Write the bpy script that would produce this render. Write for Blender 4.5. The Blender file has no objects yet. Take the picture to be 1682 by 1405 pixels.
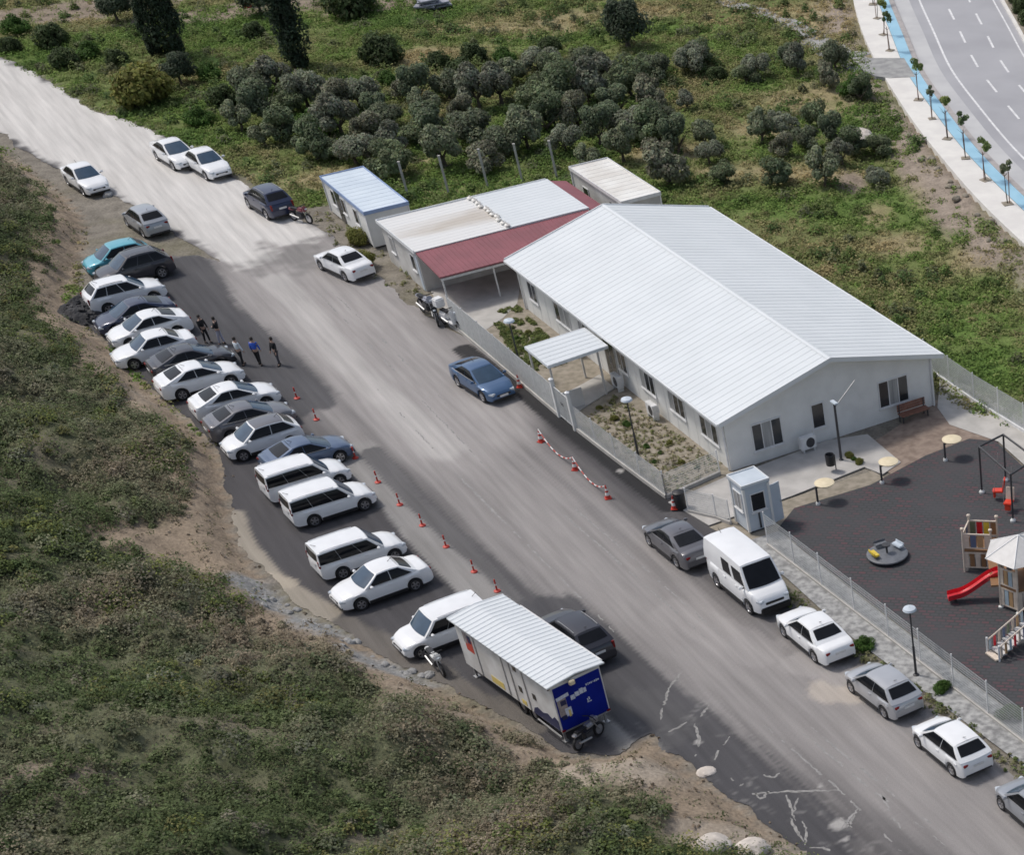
import bpy, bmesh, math, random
import numpy as np
from mathutils import Vector, Matrix
random.seed(7); RNG = np.random.default_rng(11)
SC = bpy.context.scene
COL = SC.collection

# ------------------------------------------------------------------ camera
H = 42.0
PITCH, ROLL, FPX = 0.85174826, 0.01817743, 2874.08913
SX, SY = 964.39475, 1280.16238
PX, PY = 841 + SX, 702.5 + SY
F = np.array([0, math.cos(PITCH), -math.sin(PITCH)])
R0 = np.array([1., 0, 0]); D0 = np.array([0, -math.sin(PITCH), -math.cos(PITCH)])
R = math.cos(ROLL) * R0 + math.sin(ROLL) * D0
D = -math.sin(ROLL) * R0 + math.cos(ROLL) * D0
cam = bpy.data.cameras.new('camera'); camo = bpy.data.objects.new('camera', cam); COL.objects.link(camo)
cam.sensor_width = 36; cam.lens = 36 * FPX / 1682
cam.shift_x = -SX / 1682; cam.shift_y = SY / 1682
cam.clip_end = 3000; cam.clip_start = 1
camo.matrix_world = Matrix(((R[0], -D[0], -F[0], 0), (R[1], -D[1], -F[1], 0), (R[2], -D[2], -F[2], H), (0, 0, 0, 1)))
SC.camera = camo

# ------------------------------------------------------------------ light
SUN_EL = math.radians(57); SUN_AZ = math.atan2(-0.93, 0.36)
w = bpy.data.worlds.new('World'); SC.world = w; w.use_nodes = True
nt = w.node_tree; nt.nodes.clear()
sky = nt.nodes.new('ShaderNodeTexSky'); sky.sky_type = 'NISHITA'; sky.sun_disc = False
sky.sun_elevation = SUN_EL; sky.sun_rotation = SUN_AZ; sky.air_density = 1.0; sky.dust_density = 3.0; sky.ozone_density = 1.0
bg = nt.nodes.new('ShaderNodeBackground'); bg.inputs[1].default_value = 0.132
ow = nt.nodes.new('ShaderNodeOutputWorld')
hs = nt.nodes.new('ShaderNodeHueSaturation'); hs.inputs['Saturation'].default_value = .68
nt.links.new(sky.outputs[0], hs.inputs['Color']); nt.links.new(hs.outputs[0], bg.inputs[0]); nt.links.new(bg.outputs[0], ow.inputs[0])
sl = bpy.data.lights.new('sun', 'SUN'); sl.energy = 2.0; sl.angle = math.radians(9); sl.color = (1.0, .95, .88)
so = bpy.data.objects.new('sun', sl); COL.objects.link(so)
sd = Vector((math.sin(SUN_AZ) * math.cos(SUN_EL), math.cos(SUN_AZ) * math.cos(SUN_EL), math.sin(SUN_EL)))
so.rotation_euler = sd.to_track_quat('Z', 'Y').to_euler(); so.location = (0, 0, 80)
SC.view_settings.view_transform = 'Standard'; SC.view_settings.look = 'None'
SC.cycles.filter_width = 1.6 if hasattr(SC, 'cycles') else 0
SC.view_settings.exposure = -0.02; SC.view_settings.gamma = 1.0

# ------------------------------------------------------------------ geometry of the place
CAM = np.array([0, 0, H])
def P(u, v, z=0.0):
    d = F + (u - PX) / FPX * R + (v - PY) / FPX * D
    p = CAM + d * ((z - H) / d[2])
    return Vector(p)
def PL(pts, z=0.0): return np.array([P(u, v, z)[:2] for u, v in pts])
ROT = -0.95585187
AV = np.array([math.cos(ROT), math.sin(ROT)]); BV = np.array([-math.sin(ROT), math.cos(ROT)])
ORG = np.array([-0.7879205, 2.5578859]) * H
def S(x, y, z=0.0):
    p = ORG + x * AV + y * BV
    return Vector((p[0], p[1], z))
def heading(u, v, du, dv):
    d = P(u + du, v + dv) - P(u, v); return math.atan2(d.y, d.x)

def in_poly(x, y, poly):
    ins = np.zeros(x.shape, bool); n = len(poly); j = n - 1
    for i in range(n):
        xi, yi = poly[i]; xj, yj = poly[j]
        c = ((yi > y) != (yj > y)) & (x < (xj - xi) * (y - yi) / (yj - yi + 1e-12) + xi)
        ins ^= c; j = i
    return ins
def seg_dist(x, y, pl, closed=False):
    best = np.full(x.shape, 1e9); n = len(pl)
    for i in range(n if closed else n - 1):
        ax, ay = pl[i]; bx, by = pl[(i + 1) % n]
        dx, dy = bx - ax, by - ay
        t = np.clip(((x - ax) * dx + (y - ay) * dy) / (dx * dx + dy * dy + 1e-9), 0, 1)
        best = np.minimum(best, np.hypot(x - ax - t * dx, y - ay - t * dy))
    return best
def sstep(a, b, x):
    t = np.clip((x - a) / (b - a), 0, 1); return t * t * (3 - 2 * t)
_tab = np.random.default_rng(3).random((256, 256))
def vnoise(x, y):
    xi = np.floor(x).astype(int); yi = np.floor(y).astype(int); fx = x - xi; fy = y - yi
    fx = fx * fx * (3 - 2 * fx); fy = fy * fy * (3 - 2 * fy)
    g = lambda i, j: _tab[i & 255, j & 255]
    return (g(xi, yi) * (1 - fx) + g(xi + 1, yi) * fx) * (1 - fy) + (g(xi, yi + 1) * (1 - fx) + g(xi + 1, yi + 1) * fx) * fy
def fbm(x, y, o=4):
    s = 0; a = .5
    for k in range(o):
        s = s + a * vnoise(x * 2 ** k + 17.3 * k, y * 2 ** k - 9.1 * k); a *= .5
    return s / (1 - .5 ** o)

# ------------------------------------------------------------------ materials
def newmat(name):
    m = bpy.data.materials.new(name); m.use_nodes = True
    return m, m.node_tree, m.node_tree.nodes['Principled BSDF']
def N(t, typ, **kw):
    n = t.nodes.new(typ)
    for k, v in kw.items(): setattr(n, k, v)
    return n
VEGK = 1.0
def pm(name, c1, c2=None, scale=3.0, rough=.6, metal=0.0, bump=0.0, spec=.5, coat=0.0, detail=4, stretch=None):
    m, t, b = newmat(name)
    b.inputs['Roughness'].default_value = rough; b.inputs['Metallic'].default_value = metal
    b.inputs['Specular IOR Level'].default_value = spec; b.inputs['Coat Weight'].default_value = coat
    b.inputs['Coat Roughness'].default_value = .05
    if c2 is None: c2 = tuple(c * .86 for c in c1)
    tc = N(t, 'ShaderNodeTexCoord'); no = N(t, 'ShaderNodeTexNoise')
    no.inputs['Scale'].default_value = scale; no.inputs['Detail'].default_value = detail
    src = tc.outputs['Object']
    if stretch:
        mp = N(t, 'ShaderNodeMapping'); mp.inputs['Scale'].default_value = stretch
        t.links.new(src, mp.inputs[0]); src = mp.outputs[0]
    t.links.new(src, no.inputs['Vector'])
    cr = N(t, 'ShaderNodeValToRGB'); e = cr.color_ramp.elements
    e[0].position = .35; e[1].position = .65; e[0].color = (*c2, 1); e[1].color = (*c1, 1)
    t.links.new(no.outputs['Fac'], cr.inputs[0]); t.links.new(cr.outputs[0], b.inputs['Base Color'])
    if bump:
        bp = N(t, 'ShaderNodeBump'); bp.inputs['Strength'].default_value = bump; bp.inputs['Distance'].default_value = .02
        t.links.new(no.outputs['Fac'], bp.inputs['Height']); t.links.new(bp.outputs[0], b.inputs['Normal'])
    return m
def attrmat(name, attr='tint', rough=.8, nscale=8.0, amt=.25, fine=40.0, bump=.4, trans=0.0, stretch=None, spec=.3):
    """base colour comes from a colour attribute (the thing's own colour) broken up by noise"""
    m, t, b = newmat(name); b.inputs['Roughness'].default_value = rough; b.inputs['Specular IOR Level'].default_value = spec
    a = N(t, 'ShaderNodeAttribute', attribute_name=attr)
    tc = N(t, 'ShaderNodeTexCoord'); src = tc.outputs['Object']
    if stretch:
        m1 = N(t, 'ShaderNodeMapping'); m1.inputs['Rotation'].default_value = (0, 0, stretch[1]); t.links.new(src, m1.inputs[0])
        mp = N(t, 'ShaderNodeMapping'); mp.inputs['Scale'].default_value = stretch[0]; t.links.new(m1.outputs[0], mp.inputs[0]); s2 = mp.outputs[0]
    else: s2 = src
    n1 = N(t, 'ShaderNodeTexNoise'); n1.inputs['Scale'].default_value = nscale; n1.inputs['Detail'].default_value = 5
    n2 = N(t, 'ShaderNodeTexNoise'); n2.inputs['Scale'].default_value = fine; n2.inputs['Detail'].default_value = 3
    t.links.new(s2, n1.inputs['Vector']); t.links.new(src, n2.inputs['Vector'])
    ad = N(t, 'ShaderNodeMath', operation='ADD'); t.links.new(n1.outputs['Fac'], ad.inputs[0]); t.links.new(n2.outputs['Fac'], ad.inputs[1])
    mr = N(t, 'ShaderNodeMapRange'); mr.inputs[1].default_value = .6; mr.inputs[2].default_value = 1.4
    mr.inputs[3].default_value = 1 - amt; mr.inputs[4].default_value = 1 + amt
    t.links.new(ad.outputs[0], mr.inputs[0])
    vm = N(t, 'ShaderNodeVectorMath', operation='SCALE'); t.links.new(a.outputs['Color'], vm.inputs[0]); t.links.new(mr.outputs[0], vm.inputs['Scale'])
    t.links.new(vm.outputs[0], b.inputs['Base Color'])
    if bump:
        bp = N(t, 'ShaderNodeBump'); bp.inputs['Strength'].default_value = bump; bp.inputs['Distance'].default_value = .05
        t.links.new(n2.outputs['Fac'], bp.inputs['Height']); t.links.new(bp.outputs[0], b.inputs['Normal'])
    if trans:
        tr = N(t, 'ShaderNodeBsdfTranslucent'); t.links.new(vm.outputs[0], tr.inputs['Color'])
        mx = N(t, 'ShaderNodeMixShader'); mx.inputs[0].default_value = trans
        out = t.nodes['Material Output']
        t.links.new(b.outputs[0], mx.inputs[1]); t.links.new(tr.outputs[0], mx.inputs[2]); t.links.new(mx.outputs[0], out.inputs[0])
    return m
M = {}
M['white_panel'] = pm('white_panel', (.80, .80, .78), (.72, .72, .70), 1.2, .5)
M['white_metal'] = pm('white_metal', (.76, .78, .79), (.71, .73, .74), .6, .38)
M['roof_white'] = pm('roof_white', (.70, .735, .755), (.655, .69, .71), .35, .45)
M['roof_dirty'] = pm('roof_dirty', (.71, .71, .70), (.52, .475, .42), .38, .55, stretch=(1, .35, 1))
M['roof_dirty'].node_tree.nodes['Color Ramp'].color_ramp.elements[0].position = .30; M['roof_dirty'].node_tree.nodes['Color Ramp'].color_ramp.elements[1].position = .52
M['roof_cream'] = pm('roof_cream', (.80, .79, .75), (.66, .63, .58), .5, .5)
M['roof_blue'] = pm('roof_blue', (.64, .72, .79), (.56, .64, .72), .5, .45)
M['roof_red'] = pm('roof_red', (.27, .088, .105), (.22, .075, .088), .8, .6)
M['fascia_blue'] = pm('fascia_blue', (.30, .40, .62), None, 2, .5)
M['grey_wall'] = pm('grey_wall', (.62, .61, .59), (.45, .44, .42), .8, .7)
M['bluegrey_panel'] = pm('bluegrey_panel', (.58, .64, .70), (.50, .56, .62), 1, .5)
M['dark_glass'] = pm('dark_glass', (.015, .018, .024), (.01, .012, .016), 2, .06, spec=.7)
M['car_glass'] = pm('car_glass', (.012, .013, .016), (.008, .009, .011), 2, .12, spec=.25)
M['screen_glass'] = pm('screen_glass', (.045, .085, .14), (.03, .06, .10), 1.2, .10, spec=.5)  # windscreens: reflection of the blue sky put into the base colour
M['window_glass'] = pm('window_glass', (.05, .055, .06), (.03, .033, .037), 1.5, .12, spec=.6)
M['curtain'] = pm('curtain', (.42, .42, .41), (.24, .24, .24), 9, .8, stretch=(1, 1, .05))
M['frame_white'] = pm('frame_white', (.78, .78, .78), None, 3, .4)
M['steel'] = pm('steel', (.50, .50, .50), (.40, .40, .40), 4, .4, metal=.6)
M['galv'] = pm('galv', (.70, .71, .70), (.58, .59, .58), 6, .5, metal=.1)
M['dark_steel'] = pm('dark_steel', (.06, .06, .065), (.04, .04, .045), 4, .5)
M['black_plastic'] = pm('black_plastic', (.02, .02, .022), (.012, .012, .014), 6, .45)
M['tyre'] = pm('tyre', (.022, .022, .024), (.015, .015, .016), 12, .8)
M['alloy'] = pm('alloy', (.55, .55, .57), (.45, .45, .47), 8, .3, metal=.8)
M['red_lens'] = pm('red_lens', (.22, .012, .012), None, 8, .25)
M['clear_lens'] = pm('clear_lens', (.62, .66, .70), (.45, .5, .55), 10, .08, spec=.8)
M['plate'] = pm('plate', (.75, .75, .75), None, 10, .4)
M['cone_red'] = pm('cone_red', (.55, .05, .03), (.45, .035, .022), 6, .5)
M['cone_white'] = pm('cone_white', (.8, .78, .76), None, 6, .5)
M['concrete'] = pm('concrete', (.50, .48, .45), (.40, .385, .36), 1.3, .85, bump=.3)
M['concrete_light'] = pm('concrete_light', (.50, .48, .455), (.40, .385, .365), 1.1, .85, bump=.2)
M['brick_soil'] = pm('brick_soil', (.30, .235, .19), (.20, .15, .12), 2.2, .95, bump=.5)
M['soil'] = pm('soil', (.33, .29, .235), (.22, .195, .15), 2.5, .95, bump=.5)
M['bench_wood'] = pm('bench_wood', (.27, .13, .09), (.18, .085, .06), 6, .6)
M['cream_top'] = pm('cream_top', (.78, .68, .48), (.70, .60, .41), 4, .5)
M['yellow'] = pm('yellow', (.75, .56, .06), (.62, .46, .05), 4, .45)
M['slide_red'] = pm('slide_red', (.72, .02, .035), (.6, .015, .03), 3, .25, coat=.3)
M['swing_red'] = pm('swing_red', (.78, .07, .03), (.65, .05, .025), 3, .35)
M['play_cream'] = pm('play_cream', (.72, .62, .52), (.60, .51, .42), 4, .6)
M['play_brown'] = pm('play_brown', (.28, .15, .07), None, 4, .6)
M['play_blue'] = pm('play_blue', (.13, .17, .27), None, 4, .45)
M['play_sky'] = pm('play_sky', (.42, .52, .58), None, 4, .45)
M['play_green'] = pm('play_green', (.20, .24, .15), None, 4, .45)
M['play_orange'] = pm('play_orange', (.52, .33, .17), None, 4, .45)
M['play_roof'] = pm('play_roof', (.62, .61, .60), (.54, .53, .52), 3, .5)
M['disc_grey'] = pm('disc_grey', (.16, .17, .19), (.12, .13, .145), 4, .5)
M['truck_white'] = pm('truck_white', (.74, .74, .73), (.58, .57, .55), 1.4, .5)
M['truck_blue'] = pm('truck_blue', (.004, .016, .25), (.003, .012, .20), 1.2, .6, spec=.15)
M['truck_navy'] = pm('truck_navy', (.01, .02, .09), None, 2, .4)
M['print_white'] = pm('print_white', (.72, .75, .82), (.5, .55, .68), 12, .5)
M['print_skin'] = pm('print_skin', (.42, .36, .34), (.25, .22, .23), 8, .5)
M['print_yellow'] = pm('print_yellow', (.74, .55, .12), (.66, .56, .26), 5, .5)
M['print_red'] = pm('print_red', (.60, .08, .05), None, 5, .5)
M['lane_white'] = pm('lane_white', (.78, .78, .78), (.6, .6, .61), 3, .7)
M['hwy_asphalt'] = pm('hwy_asphalt', (.385, .385, .405), (.335, .335, .355), .25, .85, stretch=(1, 1, 1))
M['hwy_pale'] = pm('hwy_pale', (.52, .52, .52), (.44, .44, .45), .4, .85)
M['path_blue'] = pm('path_blue', (.33, .56, .70), (.28, .50, .64), .8, .7)
M['kerb'] = pm('kerb', (.42, .39, .38), (.33, .31, .30), 2, .85)
M['sidewalk'] = pm('sidewalk', (.74, .72, .68), (.66, .64, .61), .9, .85)
M['drive_grey'] = pm('drive_grey', (.36, .36, .35), (.25, .25, .25), 1.6, .9, bump=.4)
M['bark'] = pm('bark', (.13, .105, .08), (.08, .065, .05), 5, .9, bump=.5)
M['skin'] = pm('skin', (.45, .29, .22), None, 9, .6)
M['hair'] = pm('hair', (.02, .015, .012), None, 30, .6)
M['cloth_black'] = pm('cloth_black', (.018, .018, .02), None, 12, .85)
M['cloth_grey'] = pm('cloth_grey', (.07, .07, .08), None, 12, .85)
M['cloth_blue'] = pm('cloth_blue', (.04, .13, .62), (.03, .10, .5), 12, .8)
M['cloth_white'] = pm('cloth_white', (.68, .74, .78), None, 12, .8)
M['cloth_lilac'] = pm('cloth_lilac', (.42, .42, .50), None, 12, .8)
M['shoe'] = pm('shoe', (.02, .02, .02), None, 12, .6)
M['rubble'] = pm('rubble', (.06, .06, .062), (.035, .035, .038), 5, .9, bump=.6)
M['stone_pale'] = pm('stone_pale', (.66, .60, .54), (.50, .45, .40), 2.5, .9, bump=.5)
M['stone_grey'] = pm('stone_grey', (.42, .42, .41), (.20, .20, .20), 3.4, .9, bump=.5)
M['tarp_grey'] = pm('tarp_grey', (.36, .37, .42), (.24, .25, .3), 3, .7)
M['foliage'] = attrmat('foliage', 'tint', .7, 3, .30, 30, 0, trans=.36, spec=.2)
M['veg'] = attrmat('veg', 'tint', .85, 1.2, .30, 25, 0, trans=.30, spec=.15)
M['terrain'] = attrmat('terrain', 'tint', .95, 1.3, .42, 7, .9, spec=.12)
M['road'] = attrmat('road', 'tint', .92, 2.6, .27, 30, .6, stretch=((.07, 1.0, 1), -ROT + .03), spec=.2)
# rubber tiles: dark grey with red flecks laid in courses
m, t, b = newmat('rubber_tile'); b.inputs['Roughness'].default_value = .85; b.inputs['Specular IOR Level'].default_value = .2
tc = N(t, 'ShaderNodeTexCoord'); mp = N(t, 'ShaderNodeMapping'); mp.inputs['Rotation'].default_value = (0, 0, .12)
bk = N(t, 'ShaderNodeTexBrick'); bk.inputs['Scale'].default_value = 1.0; bk.inputs['Brick Width'].default_value = .40; bk.inputs['Row Height'].default_value = .24
bk.inputs['Mortar Size'].default_value = .045; bk.inputs['Bias'].default_value = -.42
bk.inputs['Color1'].default_value = (.070, .071, .076, 1); bk.inputs['Color2'].default_value = (.150, .058, .068, 1); bk.inputs['Mortar'].default_value = (.056, .058, .061, 1)
no = N(t, 'ShaderNodeTexNoise'); no.inputs['Scale'].default_value = .35; no.inputs['Detail'].default_value = 4
mx = N(t, 'ShaderNodeMix', data_type='RGBA'); mx.inputs['B'].default_value = (.076, .074, .079, 1)
t.links.new(tc.outputs['Object'], mp.inputs[0]); t.links.new(mp.outputs[0], bk.inputs['Vector']); t.links.new(tc.outputs['Object'], no.inputs['Vector'])
rp = N(t, 'ShaderNodeMapRange'); rp.inputs[1].default_value = .40; rp.inputs[2].default_value = .80; t.links.new(no.outputs['Fac'], rp.inputs[0])
t.links.new(rp.outputs[0], mx.inputs['Factor']); t.links.new(bk.outputs['Color'], mx.inputs['A']); t.links.new(mx.outputs['Result'], b.inputs['Base Color'])
M['rubber_tile'] = m
def paint(name, c, metal=0.0):
    return pm('paint_' + name, c, tuple(x * .93 for x in c), 1.3, .28, metal=metal, coat=.6)
PAINT = dict(white=paint('white', (.86, .87, .88)), silver=paint('silver', (.50, .51, .53), .35), grey=paint('grey', (.15, .15, .165), .3),
             darkgrey=paint('darkgrey', (.045, .045, .055), .3), navy=paint('navy', (.022, .032, .075), .2), teal=paint('teal', (.10, .42, .52), .1),
             steelblue=paint('steelblue', (.095, .14, .23), .3), black=paint('black', (.018, .018, .022)), blue=paint('blue', (.065, .135, .26), .3),
             palegrey=paint('palegrey', (.36, .38, .41), .3))

# ------------------------------------------------------------------ mesh builder
class MB:
    def __init__(s): s.v = []; s.f = []; s.m = []; s.mats = []
    def mi(s, mat):
        if mat not in s.mats: s.mats.append(mat)
        return s.mats.index(mat)
    def add(s, vs, fs, mat):
        k = len(s.v); s.v += [tuple(p) for p in vs]; i = s.mi(mat)
        for f in fs: s.f.append(tuple(k + j for j in f)); s.m.append(i)
        return s
    def box(s, c, d, mat, rz=0.0, rot=None, bev=0.0):
        x, y, z = d[0] / 2, d[1] / 2, d[2] / 2
        if bev > 0:
            bm = bmesh.new(); bmesh.ops.create_cube(bm, size=1)
            for q in bm.verts: q.co = Vector((q.co.x * d[0], q.co.y * d[1], q.co.z * d[2]))
            bmesh.ops.bevel(bm, geom=bm.edges[:], offset=bev, segments=2, affect='EDGES')
            vs = [q.co.copy() for q in bm.verts]; fs = [[q.index for q in f.verts] for f in bm.faces]; bm.free()
        else:
            vs = [Vector((a, b_, c_)) for a in (-x, x) for b_ in (-y, y) for c_ in (-z, z)]
            fs = [(0, 1, 3, 2), (4, 6, 7, 5), (0, 4, 5, 1), (2, 3, 7, 6), (0, 2, 6, 4), (1, 5, 7, 3)]
        m_ = rot.to_matrix() if hasattr(rot, 'to_matrix') else (Matrix.Rotation(rz, 3, 'Z') if rot is None else rot)
        return s.add([m_ @ p + Vector(c) for p in vs], fs, mat)
    def tube(s, p0, p1, r0, mat, r1=None, n=8, cap=True):
        p0 = Vector(p0); p1 = Vector(p1); r1 = r0 if r1 is None else r1
        q = (p1 - p0).to_track_quat('Z', 'Y')
        vs = []
        for p, r in ((p0, r0), (p1, r1)):
            for i in range(n):
                a = 2 * math.pi * i / n; vs.append(q @ Vector((math.cos(a) * r, math.sin(a) * r, 0)) + p)
        fs = [(i, (i + 1) % n, n + (i + 1) % n, n + i) for i in range(n)]
        if cap: fs += [tuple(range(n - 1, -1, -1)), tuple(range(n, 2 * n))]
        return s.add(vs, fs, mat)
    def path(s, pts, r, mat, n=6):
        for a, b_ in zip(pts, pts[1:]): s.tube(a, b_, r, mat, n=n)
        return s
    def prism(s, poly, z0, z1, mat):
        n = len(poly); vs = [(x, y, z0) for x, y in poly] + [(x, y, z1) for x, y in poly]
        a = sum(poly[i][0] * poly[(i + 1) % n][1] - poly[(i + 1) % n][0] * poly[i][1] for i in range(n))
        fs = [(i, (i + 1) % n, n + (i + 1) % n, n + i) for i in range(n)] + [tuple(range(n - 1, -1, -1)), tuple(range(n, 2 * n))]
        if a < 0: fs = [f[::-1] for f in fs]
        return s.add(vs, fs, mat)
    def lathe(s, prof, mat, n=16, c=(0, 0, 0), axis='Z'):
        vs = []
        for r, z in prof:
            for i in range(n):
                a = 2 * math.pi * i / n
                p = (math.cos(a) * r, math.sin(a) * r, z) if axis == 'Z' else (math.cos(a) * r, z, math.sin(a) * r)
                vs.append((p[0] + c[0], p[1] + c[1], p[2] + c[2]))
        fs = []
        for k in range(len(prof) - 1):
            for i in range(n):
                q = (k * n + i, k * n + (i + 1) % n, (k + 1) * n + (i + 1) % n, (k + 1) * n + i)
                fs.append(q if axis == 'Z' else q[::-1])
        return s.add(vs, fs, mat)
    def mesh(s, name, smooth=None):
        me = bpy.data.meshes.new(name); me.from_pydata(s.v, [], s.f)
        for m_ in s.mats: me.materials.append(m_)
        me.polygons.foreach_set('material_index', s.m)
        if smooth is not None:
            me.polygons.foreach_set('use_smooth', [True] * len(me.polygons)); me.set_sharp_from_angle(angle=math.radians(smooth))
        me.update(); return me
    def build(s, name, parent=None, smooth=None, loc=None, rz=0.0):
        return link(name, s.mesh(name, smooth), parent, loc, rz)
def link(name, me, parent=None, loc=None, rz=0.0):
    o = bpy.data.objects.new(name, me); COL.objects.link(o)
    if parent: o.parent = parent
    if loc is not None: o.location = loc
    o.rotation_euler = (0, 0, rz); return o
def tag(o, label=None, cat=None, group=None, kind=None):
    if label: o['label'] = label
    if cat: o['category'] = cat
    if group: o['group'] = group
    if kind: o['kind'] = kind
    return o
def thing(name, label, cat, loc=(0, 0, 0), rz=0.0, group=None):
    o = bpy.data.objects.new(name, None); COL.objects.link(o); o.empty_display_size = .3
    o.location = loc; o.rotation_euler = (0, 0, rz); return tag(o, label, cat, group)
def copy_tree(o, parent=None):
    c = o.copy(); COL.objects.link(c)
    if parent: c.parent = parent
    for ch in list(o.children): copy_tree(ch, c)
    return c
def np_mesh(name, V, Fq, mat, tint=None, smooth=False):
    me = bpy.data.meshes.new(name); nv, nf = len(V), len(Fq); k = Fq.shape[1]
    me.vertices.add(nv); me.vertices.foreach_set('co', np.ascontiguousarray(V, np.float32).ravel())
    me.loops.add(nf * k); me.loops.foreach_set('vertex_index', np.ascontiguousarray(Fq, np.int32).ravel())
    me.polygons.add(nf); me.polygons.foreach_set('loop_start', np.arange(nf, dtype=np.int32) * k)
    if smooth: me.polygons.foreach_set('use_smooth', np.ones(nf, bool))
    me.update(calc_edges=True)
    if tint is not None:
        ca = me.color_attributes.new('tint', 'FLOAT_COLOR', 'POINT')
        c4 = np.ones((nv, 4), np.float32); c4[:, :3] = tint; ca.data.foreach_set('color', c4.ravel())
    me.materials.append(mat); return me

exec_parts = []
# ------------------------------------------------------------------ zones (world outlines)
HILL = [(-260, 60), (-120, 160), (0, 250), (60, 290), (110, 330), (140, 365), (130, 430), (105, 495), (130, 530), (180, 575), (240, 640), (300, 690), (345, 735),
        (368, 770), (376, 830), (385, 890), (425, 945), (480, 1010), (555, 1040), (640, 1100), (740, 1145), (850, 1205), (935, 1250), (1010, 1255),
        (1070, 1215), (1130, 1265), (1200, 1320), (1300, 1395), (1420, 1500), (1600, 1660)]
HILLW = PL(HILL)
def hill_sd(x, y):
    """signed distance: positive on the hill side (the lower left)"""
    poly = np.vstack([HILLW, [[20, 10], [-400, 10], [-400, 190]]])
    ins = in_poly(x, y, poly); d = seg_dist(x, y, HILLW)
    return np.where(ins, d, -d)
HWZ = 0.5
SW_L = PL([(1380, -200), (1391, -80), (1400.7, 0), (1414, 50), (1437, 100), (1464, 145), (1504, 207), (1551, 264), (1604, 327), (1682, 401), (1800, 505), (2000, 660)], HWZ)
def hwy_sd(x, y):
    poly = np.vstack([SW_L, [[150, 60], [150, 400], [-20, 400]]])
    ins = in_poly(x, y, poly); d = seg_dist(x, y, SW_L)
    return np.where(ins, d, -d)
def tz(x, y):
    """height of the open ground"""
    x = np.asarray(x, float); y = np.asarray(y, float)
    d = hill_sd(x, y); dd = np.maximum(d, 0)
    h = 0.75 * sstep(0, 1.3, dd + (fbm(x * .5, y * .5) - .5)) + np.where(dd > .6, (np.minimum(dd, 26) - .6) * .27, 0)
    h = h * 1.0 + sstep(.8, 4, dd) * (fbm(x * .22, y * .22, 4) - .5) * 2.6 + sstep(.5, 2, dd) * (fbm(x * .9, y * .9, 3) - .5) * .5
    hw = hwy_sd(x, y)
    e = np.where(hw > -5, sstep(-5, -.3, hw) * .28, 0)
    n = (fbm(x * .15 + 40, y * .15, 4) - .5) * .7 * sstep(0, 6, np.minimum(-d, site_out(x, y))) * (hw < -1)
    far = sstep(60, 150, np.hypot(x + 40, y - 100)) * 0
    z = np.where(d > 0, h, n + e)
    return np.where(hw > .2, -.15, z)
SITE = PL([(-200, -20), (-40, 75), (60, 122), (150, 178), (240, 210), (330, 248), (400, 290), (480, 300), (560, 275), (700, 270), (900, 240), (1000, 240), (1110, 290), (1200, 330),
           (1400, 430), (1600, 580), (1760, 690), (2000, 830), (2300, 1200), (1900, 1700), (1420, 1500), (1330, 1408), (1200, 1315), (1060, 1210), (1000, 1245), (935, 1245), (740, 1140), (555, 1035), (480, 1005),
           (425, 940), (385, 880), (372, 800), (345, 728), (240, 632), (180, 568), (120, 520), (130, 470), (140, 365), (110, 330), (60, 290), (0, 245), (-200, 110)])
YARD = np.vstack([PL([(-200, -20), (-40, 75), (60, 122), (150, 178), (240, 210), (330, 248), (400, 290), (480, 345)]), [S(-22, -.5)[:2], S(-12.3, -.3)[:2], S(-12.3, 8.5)[:2], S(-12.5, 12.4)[:2], S(-4.5, 12.4)[:2], S(-1, 13.2)[:2], S(26.5, 13.6)[:2], S(34, 15)[:2], S(60, 18)[:2]], SITE[-24:]])
def yard_out(x, y):
    ins = in_poly(x, y, YARD); d = seg_dist(x, y, YARD, True)
    return np.where(ins, -1, d)
def site_out(x, y):
    ins = in_poly(x, y, SITE); d = seg_dist(x, y, SITE, True)
    return np.where(ins, -1, d)

# ------------------------------------------------------------------ open ground (one sheet to the horizon)
def lin(c): return tuple((x / 255 / 12.92) if x <= 10 else ((x / 255 + .055) / 1.055) ** 2.4 for x in c)
def axis_(lo, hi, step, far):
    a = np.arange(lo, hi + step / 2, step); k = np.array([3, 8, 20, 45, 100, 220, 500, 900.])
    return np.concatenate([lo - k[::-1], a, hi + k]) if far else a
gx = axis_(-110, 25, .5, True); gy = axis_(42, 215, .5, True)
X, Y = np.meshgrid(gx, gy); 
def blobs(x, y, pts, z=0):
    """soft patches: list of (u, v, ru, rv) ellipses in the field"""
    a = np.zeros(x.shape)
    for u, v, ru, rv in pts:
        c = P(u, v); ex = P(u + ru, v); ey = P(u, v - rv)
        rx = math.hypot(ex.x - c.x, ex.y - c.y); ry = math.hypot(ey.x - c.x, ey.y - c.y)
        dx, dy = (c - Vector((0, 0, c.z))).xy.normalized()
        s_ = (x - c.x) * dx + (y - c.y) * dy; t_ = -(x - c.x) * dy + (y - c.y) * dx
        a = np.maximum(a, np.clip(1.35 - np.sqrt((s_ / ry) ** 2 + (t_ / rx) ** 2), 0, 1))
    return a
DRY = [(1330, 165, 90, 26), (1260, 215, 60, 14), (860, 45, 160, 22), (700, 95, 120, 16), (560, 290, 110, 18), (1100, 250, 60, 16), (1200, 285, 90, 14), (1060, 20, 60, 16), (1350, 30, 70, 30), (1480, 400, 60, 20),
       (1600, 430, 60, 22), (1330, 290, 90, 14), (1540, 300, 50, 50), (1440, 350, 30, 20), (650, 270, 60, 10)]
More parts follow.
